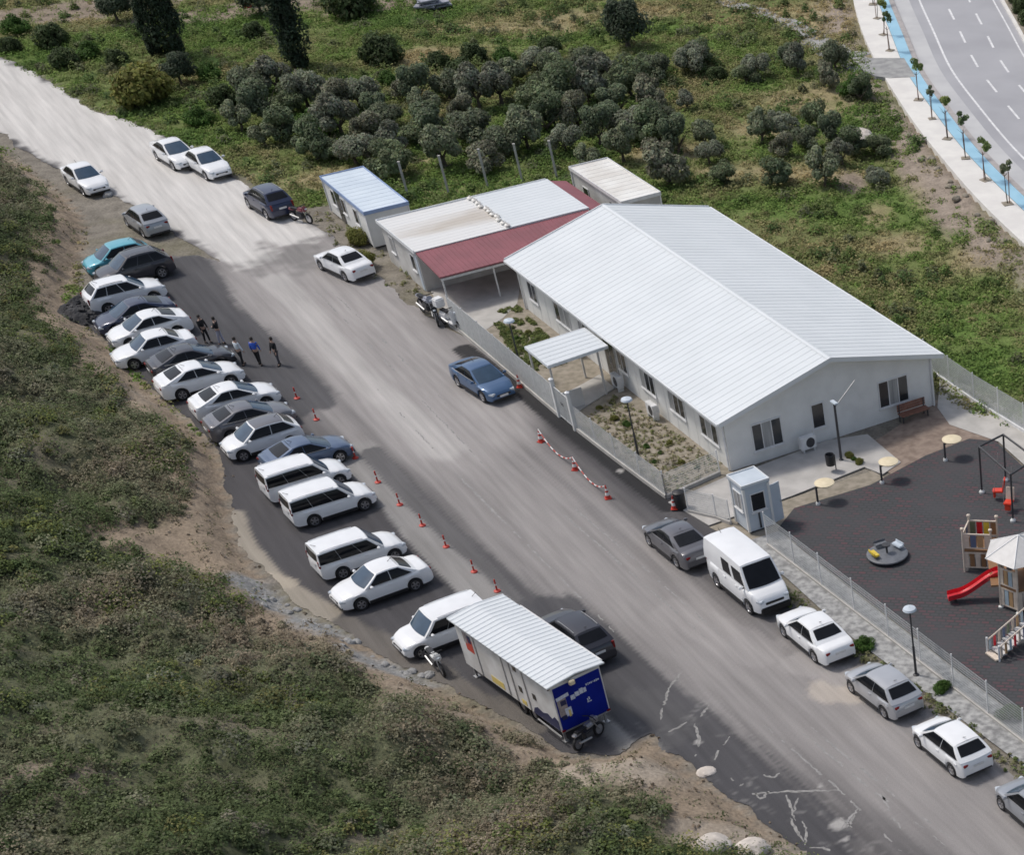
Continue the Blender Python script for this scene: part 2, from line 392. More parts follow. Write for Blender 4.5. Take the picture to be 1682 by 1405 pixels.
BROWN = [(150, 12, 260, 16), (420, 15, 240, 12), (650, 5, 120, 10), (330, 30, 120, 8), (1570, 330, 40, 60), (1620, 400, 36, 40), (1500, 250, 30, 50), (1400, 300, 24, 18)]
GREEN = [(180, 70, 150, 30), (380, 90, 90, 40), (760, 75, 200, 20), (1430, 340, 140, 30), (1300, 340, 100, 24), (1560, 520, 130, 50), (1640, 600, 80, 40), (560, 130, 90, 26), (1180, 170, 40, 16), (1230, 150, 40, 16),
         (1090, 40, 60, 30), (1150, 60, 60, 30)]
def ground_tint(x, y):
    d = hill_sd(x, y); n1 = fbm(x * .12, y * .12, 4); n2 = fbm(x * .45 + 9, y * .45, 4); n3 = fbm(x * 1.3, y * 1.3 + 5, 3)
    grass = np.array([.135, .165, .058]); dry = np.array([.30, .25, .145]); brown = np.array([.25, .205, .16]); bank = np.array([.27, .215, .16]); pale = np.array([.34, .29, .235])
    green = np.array([.110, .185, .042])
    mixv = lambda a, b, t: a * (1 - t[..., None]) + b * t[..., None]
    c = np.broadcast_to(grass, x.shape + (3,)).copy()
    c = mixv(c, dry, np.clip((n1 - .52) * 3.0 + (n2 - .5) * 1.2, 0, 1) * .55)
    c = mixv(c, green, np.clip(blobs(x, y, GREEN) * 1.5 * (n2 + .3), 0, 1) * .8)
    c = mixv(c, dry, np.clip(blobs(x, y, DRY) * 1.8 * (n2 * 1.3 + .1), 0, 1) * .9)
    c = mixv(c, brown, np.clip(blobs(x, y, BROWN) * 2.2 * (n2 + .3), 0, 1))
    # bank along the lot, and the hill behind it
    hillc = mixv(np.broadcast_to(np.array([.118, .125, .072]), c.shape).copy(), np.array([.20, .175, .13]), np.clip((n2 - .55) * 4, 0, 1))
    c = np.where((d > 0)[..., None], hillc, c)
    near = np.clip(1 - np.abs(d - .2 - 1.6 * n2) / 2.0, 0, 1)
    c = mixv(c, bank, np.clip(near * 2.0, 0, 1) * (d > -2.5))
    c = mixv(c, pale, np.clip(near * 2.2 - 1.0, 0, 1) * np.clip((n3 - .42) * 4, 0, 1) * (d > -1.5))
    for pts, wd, colr in (([(230, 905), (330, 930), (420, 975), (520, 1040), (640, 1095)], 2.0, bank), ([(330, 700), (360, 830), (385, 930)], 2.3, bank), ([(150, 330), (130, 430), (110, 540), (200, 620)], 2.2, bank),
                          ([(660, 1180), (800, 1230), (940, 1290)], 1.2, brown), ([(1010, 1260), (1130, 1290), (1230, 1370)], 3.2, bank), ([(1060, 1290), (960, 1300)], 1.2, pale), ([(1150, 1395), (1260, 1405)], 1.0, pale),
                          ([(410, 965), (500, 1025), (560, 1050)], 0.8, np.array([.27, .27, .265])), ([(575, 1085), (640, 1105), (720, 1120)], 0.8, np.array([.27, .27, .265])), ([(0, 1385), (150, 1380)], 1.5, brown)):
        pl = np.array([P(u, v, float(zz)) for (u, v), zz in zip(pts, [max(0., float(tz(*P(u, v)[:2]))) * .5 for u, v in pts])])[:, :2]
        s = np.clip(1.4 - seg_dist(x + (n2 - .5) * 2.0, y + (n3 - .5) * 1.5, pl) / wd, 0, 1)
        c = mixv(c, colr, np.clip(s * 1.6 * (n3 + .35), 0, 1))
    yo = yard_out(x, y); yard = np.array([.215, .195, .165]) * (.75 + .5 * n3[..., None]); weeds = np.array([.16, .15, .095])
    yc = mixv(yard, weeds, np.clip((n2 - .55) * 5, 0, 1) * .6)
    c = mixv(c, yc, (d < 0) * sstep(.6, -.4, yo + (n3 - .5) * 1.6))
    hw = hwy_sd(x, y)
    e = np.clip(1 - np.abs(hw + 1.4) / 2.2, 0, 1)
    c = mixv(c, np.array([.30, .25, .205]), np.clip(e * 1.5 * (n2 + .25), 0, 1))
    return c
Z = tz(X, Y)
ny, nx = X.shape; idx = np.arange(nx * ny).reshape(ny, nx)
Fq = np.stack([idx[:-1, :-1], idx[:-1, 1:], idx[1:, 1:], idx[1:, :-1]], -1).reshape(-1, 4)
Vg = np.stack([X, Y, Z], -1).reshape(-1, 3)
tag(link('ground', np_mesh('ground', Vg, Fq, M['terrain'], ground_tint(X, Y).reshape(-1, 3), True)), kind='structure')

# ------------------------------------------------------------------ the dusty road and parking lot: one fine sheet
ROADP = [(-300, -50), (-120, 30), (0, 92), (60, 122), (150, 180), (240, 212), (330, 252), (400, 302), (480, 352), (540, 388), (600, 440), (665, 490), (700, 520), (738, 540), (770, 560), (856, 624), (936, 691), (1006, 752), (1100, 820),
         (1180, 868), (1215, 900), (1290, 975), (1400, 1075), (1560, 1196), (1682, 1286), (1900, 1450), (2000, 1700), (1640, 1700), (1430, 1500), (1330, 1408), (1200, 1313), (1130, 1255), (1065, 1208), (1010, 1240), (935, 1240), (850, 1190), (740, 1130),
         (640, 1085), (560, 1025), (490, 995), (432, 930), (388, 880), (374, 800), (365, 755), (345, 725), (300, 680), (240, 630), (180, 568), (120, 520), (112, 498), (150, 470), (185, 452), (270, 420), (330, 420), (385, 445),
         (350, 420), (290, 388), (230, 345), (170, 312), (100, 282), (40, 248), (0, 218), (-120, 150), (-300, 60)]
RW = PL(ROADP)
step = .17
x0, y0 = RW.min(0); x1, y1 = RW.max(0)
x0, x1 = max(x0, -105), min(x1, 12); y0 = max(y0, 46); y1 = min(y1, 178)
xs = np.arange(x0, x1, step); ys = np.arange(y0, y1, step); XX, YY = np.meshgrid(xs, ys)
jx = XX + (fbm(XX * .8, YY * .8) - .5) * .9; jy = YY + (fbm(XX * .8 + 50, YY * .8) - .5) * .9
dR = np.where(in_poly(jx, jy, RW), 1, -1) * seg_dist(jx, jy, RW, True)
cell = (dR[:-1, :-1] > -.1) & (dR[:-1, 1:] > -.1) & (dR[1:, 1:] > -.1) & (dR[1:, :-1] > -.1)
def tint_road(x, y):
    n1 = fbm(x * .16, y * .16, 4); n2 = fbm(x * .7, y * .7 + 3, 4)
    al = x * AV[0] + y * AV[1]; ac = x * BV[0] + y * BV[1]
    nst = fbm(al * .07, ac * .9, 4); nf = fbm(x * 2.3, y * 2.3, 3)
    asphalt = np.array([.080, .077, .081]); dust = np.array([.345, .325, .315]); pale = np.array([.60, .58, .555]); lot = np.array([.072, .072, .078])
    mixv = lambda a, b, t: a * (1 - t[..., None]) + b * t[..., None]
    c = np.broadcast_to(asphalt, x.shape + (3,)).copy()
    cl = PL([(400, 405), (470, 470), (560, 555), (700, 690), (850, 820), (1010, 960), (1200, 1090), (1400, 1215), (1700, 1400), (1900, 1520)])
    nhi = fbm(al * .09 + 3, ac * 3.1, 3); dc = seg_dist(x, y, cl) + (nst - .5) * 3.0 + (nhi - .5) * 2.6
    c = mixv(c, dust, sstep(4.6, 1.6, dc) * (.72 + .55 * (fbm(al * .05 + 9, ac * 2.2, 4) - .3)).clip(0, 1))
    c = mixv(c, dust * .75, sstep(6.5, 4.0, dc) * .35)
    wide = seg_dist(x, y, PL([(470, 430), (560, 520), (660, 600), (760, 700)])) + (nst - .5) * 3
    c = mixv(c, dust * 1.02, sstep(6.0, 2.5, wide) * .9)
    c = mixv(c, pale, sstep(1.3, .2, seg_dist(x, y, PL([(455, 460), (520, 540), (620, 640), (720, 740)])) + (nst - .5) * 2.4) * .40)
    pp = PL([(-300, -50), (0, 92), (240, 212), (400, 302), (530, 385), (520, 405), (430, 400), (455, 425), (400, 447), (350, 420), (230, 345), (0, 218), (-300, 60)])
    dp = np.where(in_poly(x, y, pp), 1, -1) * seg_dist(x, y, pp, True) + (n2 - .5) * 2.2
    c = mixv(c, pale, sstep(-.5, .5, dp))
    c = mixv(c, pale * .9, sstep(-.2, .6, dp) * np.clip((nst - .5) * 3, 0, 1))
    for pts, wd, colr, k in (([(600, 470), (640, 500)], 3.2, dust, .7), ([(1110, 1010), (1250, 1070)], 1.2, dust, .5), ([(1380, 1130), (1410, 1125)], 1.3, np.array([.47, .42, .37]), .9), ([(1310, 1090), (1380, 1110)], .8, dust, .8),
                             ([(585, 745), (660, 830), (800, 970), (830, 1010)], 1.15, np.array([.29, .28, .27]), .9), ([(1040, 1165), (1080, 1205)], 1.6, np.array([.30, .29, .27]), .8),
                             ([(612, 745), (700, 838), (800, 930), (880, 1005)], .6, np.array([  .085, .083, .088]), .75), ([(900, 1010), (1060, 1150), (1200, 1260), (1330, 1390)], 1.6, np.array([.078, .077, .083]), .9),
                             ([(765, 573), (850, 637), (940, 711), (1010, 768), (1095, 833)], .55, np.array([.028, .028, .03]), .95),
                             
                             ([(300, 440), (335, 520), (420, 580), (500, 660)], 1.7, lot * 1.05, .85),
                             ([(560, 1030), (700, 1110), (850, 1195)], 1.0, np.array([.20, .18, .155]), .6), ([(380, 850), (400, 900), (450, 960), (540, 1010)], .7, np.array([.38, .34, .28]), .8), ([(440, 950), (475, 960)], .5, np.array([.42, .37, .30]), .7)):
        s = sstep(1.16, .86, seg_dist(x, y, PL(pts)) / wd + (nhi - .5) * .9 + (nf - .5) * .22) * k
        c = mixv(c, colr, s)
    # dried mud and wash marks beside the bank, bottom right
    sp = sstep(3.0, .6, seg_dist(x, y, PL([(1080, 1150), (1150, 1210), (1230, 1280), (1330, 1350), (1420, 1400)])))
    ridge = 1 - np.abs(fbm(x * 1.1 + 20, y * 1.1, 4) - .5) * 26
    msk = np.clip((fbm(x * .55 + 3, y * .55 + 8, 3) - .47) * 6, 0, 1)
    c = mixv(c, np.array([.30, .29, .28]), np.clip(ridge, 0, 1) * sp * msk * .5)
    for (u, v, r) in ((1377, 1357, .42), (1350, 1293, .14), (1145, 1220, .2), (1388, 1382, .2), (1020, 775, .25)):
        q = P(u, v); c = mixv(c, np.array([.40, .385, .37]), sstep(r, r * .5, np.hypot(x - q.x, y - q.y) + (nf - .5) * .3))
    # fresh dark patch where the concrete ends
    q = P(470, 425); c = mixv(c, np.array([.17, .165, .16]), sstep(3.0, 1.0, np.hypot((x - q.x), (y - q.y)) + (n2 - .5) * 5) * .6)
    return c * (.90 + .2 * n1)[..., None]
vid = np.full(XX.shape, -1); used = np.zeros(XX.shape, bool)
ci, cj = np.where(cell)
for di, dj in ((0, 0), (0, 1), (1, 1), (1, 0)): used[ci + di, cj + dj] = True
vid[used] = np.arange(used.sum())
Fr = np.stack([vid[ci, cj], vid[ci, cj + 1], vid[ci + 1, cj + 1], vid[ci + 1, cj]], -1)
xv, yv = XX[used], YY[used]
gy_, gx_ = np.gradient(dR, step); lim = np.clip(dR, -.3, .3)
full4 = np.zeros(XX.shape, int)
for di, dj in ((0, 0), (0, 1), (1, 1), (1, 0)): np.add.at(full4, (ci + di, cj + dj), 1)
edge_ = (full4 < 4) & used; gl = np.hypot(gx_, gy_) + 1e-6
XX = np.where(edge_, XX - gx_ / gl * lim, XX); YY = np.where(edge_, YY - gy_ / gl * lim, YY)
xv, yv = XX[used], YY[used]
zv = .03 + xv * 0
# cell edges drawn onto the outline so that the border is not stepped
tag(link('road', np_mesh('road', np.stack([xv, yv, zv], -1), Fr, M['road'], tint_road(xv, yv), True)), kind='structure')

M['mud_crust'] = pm('mud_crust', (.34, .33, .315), (.20, .195, .19), 5, .95)
M['dust_mark'] = pm('dust_mark', (.33, .32, .31), (.24, .235, .23), 3, .95)
def marks(name, lists, mat, w0, z, gap):
    mb = MB(); rg = np.random.default_rng(8)
    for pts in lists:
        c = PL(pts); s_ = np.r_[0, np.cumsum(np.hypot(*np.diff(c, axis=0).T))]; n = max(8, int(s_[-1] / .12)); q = np.linspace(0, s_[-1], n); c = np.stack([np.interp(q, s_, c[:, 0]), np.interp(q, s_, c[:, 1])], -1)
        for _ in range(6): c[1:-1] = c[1:-1] * .5 + (c[:-2] + c[2:]) * .25
        c = c + rg.normal(0, .022, c.shape); t_ = np.gradient(c, axis=0); t_ /= np.linalg.norm(t_, axis=1)[:, None] + 1e-9; nr = np.stack([-t_[:, 1], t_[:, 0]], -1)
        wd = w0 * np.clip(.25 + 1.3 * fbm(q * 1.9 + rg.random() * 50, q * 0 + 3.3, 3) + rg.normal(0, .18, n), .12, 2) * np.sin(np.linspace(.12, math.pi - .12, n)) ** .4
        a, b_ = c + nr * wd[:, None], c - nr * wd[:, None]
        for i in range(n - 1):
            if fbm(np.array(q[i] * 1.3 + rg.integers(0, 2) * .1 + c[0, 0]), np.array(7.7), 2) > gap: mb.add([(*b_[i], z), (*b_[i + 1], z), (*a[i + 1], z), (*a[i], z)], [(0, 1, 2, 3)], M[mat])
    o = mb.build(name); o['kind'] = 'structure'
marks('mud_marks', ([(1122, 1105), (1100, 1130), (1090, 1165)], [(1088, 1165), (1086, 1185)], [(1200, 1212), (1180, 1235), (1174, 1250)], [(1140, 1190), (1150, 1215), (1142, 1245)], [(1128, 1188), (1110, 1200), (1098, 1205)], [(1292, 1308), (1300, 1330), (1306, 1350)], [(1312, 1312), (1303, 1335)],
                [(1318, 1350), (1326, 1372), (1322, 1390)], [(1298, 1345), (1306, 1362), (1320, 1385)], [(1240, 1305), (1250, 1318), (1262, 1302)], [(1200, 1280), (1215, 1296), (1222, 1290)], [(1255, 1275), (1272, 1282), (1280, 1272)], [(1165, 1160), (1150, 1180)], [(1215, 1308), (1290, 1302), (1380, 1300)], [(1380, 1345), (1400, 1362)], [(1405, 1340), (1392, 1362)], [(1330, 1395), (1350, 1392), (1365, 1400)]), 'mud_crust', .062, .036, .30)
marks('tyre_marks', ([(1460, 1275), (1450, 1310), (1465, 1340), (1490, 1380)], [(1300, 1190), (1420, 1290), (1560, 1395)], [(1325, 1190), (1445, 1290), (1590, 1400)], [(1240, 1180), (1380, 1300), (1480, 1400)], [(1410, 1330), (1380, 1365)], [(520, 480), (600, 560), (700, 665), (800, 770)], [(545, 480), (630, 560), (735, 665)], [(620, 640), (760, 790), (900, 930), (1010, 1040)], [(860, 790), (1000, 910), (1160, 1050)], [(890, 790), (1030, 910), (1190, 1050)]), 'dust_mark', .05, .034, .46)

# ------------------------------------------------------------------ flat sheets of the yard
def sheet(name, pts, z, mat, kind='structure', th=0.0):
    pl = PL(pts); mb = MB()
    if th: mb.prism([tuple(p) for p in pl], z - th, z, mat)
    else:
        a = sum(pl[i][0] * pl[(i + 1) % len(pl)][1] - pl[(i + 1) % len(pl)][0] * pl[i][1] for i in range(len(pl)))
        if a < 0: pl = pl[::-1]
        mb.add([(x, y, z) for x, y in pl], [tuple(range(len(pl)))], mat)
    o = mb.build(name); o['kind'] = kind; return o
sheet('garden_soil', [(744, 536), (775, 558), (860, 621), (940, 688), (1010, 749), (1103, 816), (1128, 830), (1250, 800), (1215, 700), (845, 420), (760, 440), (705, 485)], .045, M['soil'])
sheet('porch_floor', [(708, 480), (740, 540), (775, 560), (826, 525), (850, 500), (860, 440), (760, 430)], .06, M['concrete'])
sheet('path', [(1098, 828), (1118, 838), (1165, 866), (1300, 818), (1420, 770), (1450, 782), (1480, 762), (1425, 716), (1360, 726), (1230, 775), (1202, 782)], .09, M['concrete_light'], th=.05)
sheet('entrance_path', [(935, 690), (960, 672), (1010, 640), (985, 618), (960, 632), (900, 664)], .09, M['concrete'], th=.05)
sheet('side_yard', [(1410, 745), (1545, 655), (1640, 720), (1590, 735), (1470, 785)], .055, M['brick_soil'])
sheet('side_path', [(1540, 672), (1560, 700), (1640, 728), (1720, 800), (1800, 780), (1680, 690), (1545, 610)], .075, M['concrete'])
sheet('verge', [(1165, 868), (1300, 820), (1432, 775), (1480, 800), (1300, 900), (1250, 890), (1212, 892)], .05, M['soil'])
sheet('bank_strip', [(1215, 895), (1280, 875), (1340, 925), (1460, 1020), (1682, 1190), (1900, 1360), (1900, 1440), (1682, 1262), (1560, 1170), (1400, 1050), (1290, 950)], .07, M['stone_grey'])
sheet('playground_floor', [(1278, 872), (1305, 838), (1430, 800), (1520, 752), (1592, 724), (1636, 728), (1760, 845), (2100, 1130), (2100, 1500), (1682, 1186), (1460, 1015)], .10, M['rubber_tile'], th=.08)

# ------------------------------------------------------------------ the highway on its low shelf
def offs(pl, d):
    pl = np.asarray(pl, float); t = np.gradient(pl, axis=0); t /= np.linalg.norm(t, axis=1)[:, None]
    return pl + np.stack([t[:, 1], -t[:, 0]], -1) * d
def resample(pts, n=120):
    pl = PL(pts, HWZ); s = np.r_[0, np.cumsum(np.hypot(*np.diff(pl, axis=0).T))]
    q = np.linspace(0, s[-1], n); c = np.stack([np.interp(q, s, pl[:, 0]), np.interp(q, s, pl[:, 1])], -1)
    for _ in range(25): c[1:-1] = c[1:-1] * .5 + (c[:-2] + c[2:]) * .25
    return c
BL_L = resample([(1400, -200), (1420, -90), (1440, 0), (1464, 54), (1487, 120), (1517.6, 160), (1557, 214), (1588, 254), (1634, 300), (1682, 347), (1800, 455), (2000, 620)])
def ribbon(name, a, b, z, mat, kind='structure', wall=0.0, parent=None):
    n = len(a); V = [(x, y, z) for x, y in a] + [(x, y, z) for x, y in b]
    f = [(i, i + 1, n + i + 1, n + i) for i in range(n - 1)]
    mb = MB(); mb.add(V, f, mat)
    if wall:
        mb.add([(x, y, z) for x, y in a] + [(x, y, z - wall) for x, y in a], f, mat)
        mb.add([(x, y, z) for x, y in b] + [(x, y, z - wall) for x, y in b], f, mat)
    o = mb.build(name, parent)
    bm = bmesh.new(); bm.from_mesh(o.data); bmesh.ops.recalc_face_normals(bm, faces=bm.faces[:])
    up = [f_ for f_ in bm.faces if abs(f_.normal.z) > .9 and f_.normal.z < 0]
    if up: bmesh.ops.reverse_faces(bm, faces=up)
    bm.to_mesh(o.data); bm.free()
    if kind and not parent: o['kind'] = kind
    return o
swl = np.array([p for p in resample([(1380, -200), (1391, -80), (1400.7, 0), (1414, 50), (1437, 100), (1464, 145), (1504, 207), (1551, 264), (1604, 327), (1682, 401), (1800, 505), (2000, 660)])])
# the offset side: the road lies to the image right
sgn = 1 if (offs(BL_L, 5)[60][0] > BL_L[60][0]) else -1
O = lambda d: offs(BL_L, d * sgn)
vv = [float(np.hypot(*(p - P(1480, 110, HWZ)[:2]))) for p in swl]; kcut = int(np.argmin(vv))
blv = [float(np.hypot(*(p - P(1490, 120, HWZ)[:2]))) for p in BL_L]; kb = int(np.argmin(blv))
ribbon('sidewalk', swl, O(-.01)[[min(i, len(BL_L) - 1) for i in range(len(BL_L))]], HWZ, M['sidewalk'], wall=.7)
ribbon('cycle_path', O(.005), O(.86), HWZ + .012, M['path_blue'])
ribbon('kerb', O(.865), O(1.25), HWZ + .03, M['kerb'], wall=.3)
ribbon('highway', O(1.23), O(9.62), HWZ - .10, M['hwy_asphalt'])
ribbon('road_shoulder', O(1.255), O(2.5), HWZ - .094, M['hwy_pale'])
ribbon('lane_line', O(3.22), O(3.38), HWZ - .088, M['lane_white'])
def dashes(name, off, n0, ln, gap):
    c = O(off); d2 = O(off + .17); s = np.r_[0, np.cumsum(np.hypot(*np.diff(c, axis=0).T))]; mb = MB(); q = n0
    ip = lambda pl, s_: (np.interp(s_, s, pl[:, 0]), np.interp(s_, s, pl[:, 1]), HWZ - .088)
    while q + ln < s[-1]:
        mb.add([ip(c, q), ip(d2, q), ip(d2, q + ln), ip(c, q + ln)][::-1 if sgn > 0 else 1], [(0, 1, 2, 3)], M['lane_white']); q += ln + gap
    o = mb.build(name); o['kind'] = 'structure'
    bm = bmesh.new(); bm.from_mesh(o.data)
    for f_ in bm.faces:
        if f_.normal.z < 0: f_.normal_flip()
    bm.to_mesh(o.data); bm.free()
dashes('lane_dashes', 5.2, 1.0, 2.9, 3.0)
dashes('lane_dashes', 7.1, 2.6, 2.9, 3.0)
ribbon('lane_line', O(9.0), O(9.13), HWZ - .088, M['lane_white'])
ribbon('median_kerb', O(9.6), O(9.85), HWZ + .05, M['sidewalk'], wall=.2)
ribbon('median', O(9.85), O(11.6), HWZ + .04, M['soil'])
ribbon('median_kerb', O(11.6), O(11.85), HWZ + .05, M['sidewalk'], wall=.2)
ribbon('highway', O(11.84), O(24), HWZ - .10, M['hwy_asphalt'])
# driveway crossing the sidewalk, and the rough track it leads to
sheet('driveway', [(1400, 106), (1437, 108), (1486, 108), (1505, 139), (1462, 141), (1440, 138), (1420, 128)], HWZ + .02, M['drive_grey'], th=.3)
def track():
    c = np.array([P(u, v)[:2] for u, v in ((1440, 120), (1405, 103), (1385, 96), (1350, 75), (1300, 45), (1240, 20), (1180, 5))])
    s = np.r_[0, np.cumsum(np.hypot(*np.diff(c, axis=0).T))]; q = np.linspace(0, s[-1], 60)
    c = np.stack([np.interp(q, s, c[:, 0]), np.interp(q, s, c[:, 1])], -1)
    wd = np.interp(q, [0, s[-1] * .25, s[-1]], [1.9, 1.2, .6])
    a = np.array([offs(c, 1)[i] - c[i] for i in range(60)])
    L_, R_ = c + a * wd[:, None], c - a * wd[:, None]
    V = []
    for k in range(5):
        for i in range(60):
            p = L_[i] * (1 - k / 4) + R_[i] * k / 4; p = p + RNG.normal(0, .12, 2) * (k in (0, 4))
            V.append((p[0], p[1], float(tz(p[0], p[1])) + .05))
    f = [(k * 60 + i, k * 60 + i + 1, (k + 1) * 60 + i + 1, (k + 1) * 60 + i) for k in range(4) for i in range(59)]
    mb = MB(); mb.add(V, f, M['drive_grey']); o = mb.build('track'); o['kind'] = 'structure'
track()

# ------------------------------------------------------------------ main building (site coordinates: x along the ridge, y across)
BL, BW, HE, HR, OV = 26.06, 13.1, 2.68, 4.19, .43
def site(name, label, cat, x=0, y=0, z=0, rz=0, group=None): return thing(name, label, cat, S(x, y, z), ROT + rz, group)
def ribbed_roof(name, parent, x0, x1, prof, mat, pitch=.5, th=.1, rib=.022, cap=True):
    """prof: list of (y, z) across the slope(s); ribs run down the slope"""
    mb = MB()
    for (ya, za), (yb, zb) in zip(prof, prof[1:]):
        mb.add([(x0, ya, za), (x1, ya, za), (x1, yb, zb), (x0, yb, zb), (x0, ya, za - th), (x1, ya, za - th), (x1, yb, zb - th), (x0, yb, zb - th)],
               [(0, 1, 2, 3), (7, 6, 5, 4), (0, 4, 5, 1), (2, 6, 7, 3), (1, 5, 6, 2), (3, 7, 4, 0)], mat)
        n = int((x1 - x0) / pitch); dy = .04 if zb != za else 0
        for i in range(n + 1):
            x = x0 + (x1 - x0) * i / n if n else x0
            x = min(max(x, x0 + .03), x1 - .03)
            mb.add([(x - .045, ya, za + .002), (x - .02, ya, za + rib), (x + .02, ya, za + rib), (x + .045, ya, za + .002),
                    (x - .045, yb, zb + .002), (x - .02, yb, zb + rib), (x + .02, yb, zb + rib), (x + .045, yb, zb + .002)],
                   [(0, 1, 5, 4), (1, 2, 6, 5), (2, 3, 7, 6), (0, 3, 2, 1), (4, 5, 6, 7)], mat)
    o = mb.build(name, parent); return o
def face_map(face):
    # returns function (s, z, out) -> local xyz
    if face == 'long': return lambda s, z, o_: (s, OV - o_, z)
    if face == 'gable': return lambda s, z, o_: (BL - OV + o_, s, z)
def quad_box(mb, fm, s0, s1, z0, z1, o0, o1, mat):
    vs = [fm(s, z, o_) for s in (s0, s1) for z in (z0, z1) for o_ in (o0, o1)]
    c = Vector(vs[0]).lerp(Vector(vs[7]), .5)
    fs = [(0, 1, 3, 2), (4, 6, 7, 5), (0, 4, 5, 1), (2, 3, 7, 6), (0, 2, 6, 4), (1, 5, 7, 3)]
    out = []
    for f in fs:
        p = [Vector(vs[i]) for i in f]; n = (p[1] - p[0]).cross(p[2] - p[0])
        out.append(f if n.dot(sum(p, Vector()) / 4 - c) > 0 else f[::-1])
    mb.add(vs, out, mat)
def window(parent, fm, s0, s1, z0, z1, panes=3, curtain=(1,), name='window', glass='window_glass'):
    t = .05; mb = MB()
    quad_box(mb, fm, s0, s1, z1 - t, z1, .003, .05, M['frame_white']); quad_box(mb, fm, s0, s1, z0, z0 + t, .003, .06, M['frame_white'])
    n = panes
    for i in range(n + 1):
        s = s0 + (s1 - s0 - t) * i / n; quad_box(mb, fm, s, s + t, z0 + t + .001, z1 - t - .001, .003, .048, M['frame_white'])
    w_ = mb.build(name, parent)
    g = MB()
    for i in range(n):
        a = s0 + (s1 - s0 - t) * i / n + t + .002; b_ = s0 + (s1 - s0 - t) * (i + 1) / n - .002
        quad_box(g, fm, a, b_, z0 + t + .003, z1 - t - .003, .004, .03, M['curtain'] if i in curtain else M[glass])
    g.build('pane', w_)
    sb = MB(); quad_box(sb, fm, s0 - .05, s1 + .05, z0 - .05, z0 - .003, .003, .10, M['frame_white']); sb.build('sill', w_)
    return w_
mbld = site('main_building', 'long white prefabricated hall with a ribbed white gable roof behind the road fence', 'building')
mb = MB(); x0, x1, y0_, y1_ = OV, BL - OV, OV, BW - OV
hw_ = HE + (HR - HE) * OV / (BW / 2) - .12
hr_ = HR - .12
mb.add([(x0, y0_, 0), (x1, y0_, 0), (x1, y1_, 0), (x0, y1_, 0), (x0, y0_, hw_), (x1, y0_, hw_), (x1, y1_, hw_), (x0, y1_, hw_), (x0, BW / 2, hr_), (x1, BW / 2, hr_)],
       [(0, 1, 5, 4), (2, 3, 7, 6), (1, 2, 6, 9, 5), (3, 0, 4, 8, 7), (4, 5, 9, 8), (6, 7, 8, 9)], M['white_panel'])
for i in range(1, 22):   # panel joints
    xj = x0 + (x1 - x0) * i / 22
    mb.box((xj, y0_ - .006, hw_ / 2), (.03, .008, hw_ - .06), M['frame_white'])
wl = mb.build('wall', mbld)
rf = ribbed_roof('roof', mbld, 0, BL, [(0, HE), (BW / 2, HR), (BW, HE)], M['roof_white'], .52, .09, .016)
mb = MB(); mb.add([(-.01, BW / 2 - .16, HR - .012), (BL + .01, BW / 2 - .16, HR - .012), (BL + .01, BW / 2, HR + .035), (-.01, BW / 2, HR + .035), (-.01, BW / 2 + .16, HR - .012), (BL + .01, BW / 2 + .16, HR - .012)],
                  [(0, 1, 2, 3), (3, 2, 5, 4)], M['roof_white']); mb.build('ridge_cap', rf)
for xg in (-.03, BL + .03):   # one trim board per gable
    mb = MB(); zt_ = .06; zb_ = -.16
    prof_ = [(-.02, HE), (BW / 2, HR), (BW + .02, HE)]
    vs = [(xg + dx, y, z + dz) for y, z in prof_ for dx in (-.03, .03) for dz in (zb_, zt_)]
    fs = []
    for k in (0, 4): fs += [(k, k + 4, k + 5, k + 1), (k + 2, k + 3, k + 7, k + 6), (k + 1, k + 5, k + 7, k + 3), (k, k + 2, k + 6, k + 4)]
    fs += [(0, 1, 3, 2), (8, 10, 11, 9)]
    mb.add(vs, fs, M['white_metal']); mb.build('verge_trim', rf)
for yy in (-.06, BW + .06):
    mb = MB(); mb.box((BL / 2, yy, HE - .05), (BL - .08, .11, .10), M['white_metal']); mb.build('gutter', rf)
fl = face_map('long'); fg = face_map('gable')
for s0, s1, pn, cu in ((1.6, 2.75, 2, ()), (5.2, 7.2, 3, (1, 2)), (8.4, 9.6, 2, (0,)), (13.25, 14.35, 2, ()), (16.0, 17.7, 3, (0,)), (19.3, 21.1, 3, (0,)), (22.85, 24.75, 3, (1,))):
    window(mbld, fl, s0, s1, .95, 1.98, pn, cu)
window(mbld, fg, 1.85, 3.55, .62, 1.98, 3, (1,)); window(mbld, fg, 9.3, 11.1, .75, 2.1, 3, (1,))
window(mbld, fg, 5.3, 6.05, .80, 2.05, 1, (), glass='dark_glass')
mb = MB(); quad_box(mb, fl, 11.6, 13.0, .05, 2.15, .003, .05, M['grey_wall']); d_ = mb.build('door', mbld)
mb = MB(); quad_box(mb, fl, 11.7, 12.25, .15, 2.05, .053, .06, M['window_glass']); quad_box(mb, fl, 12.33, 12.9, .15, 2.05, .053, .06, M['window_glass']); mb.build('pane', d_)
mb = MB(); mb.tube((12.29, OV - .1, .9), (12.29, OV - .1, 1.3), .018, M['steel']); mb.build('handle', d_)
for xx, yy in ((BL - OV - .08, OV - .07), (OV + .1, OV - .07), (BL - OV + .07, BW - OV - .12)):
    mb = MB(); mb.path([(xx, yy, .06), (xx, yy, hw_ - .1), (xx, yy - .18 if yy < 5 else yy, hw_ - .02)], .05, M['frame_white'], 8); mb.build('downpipe', mbld)
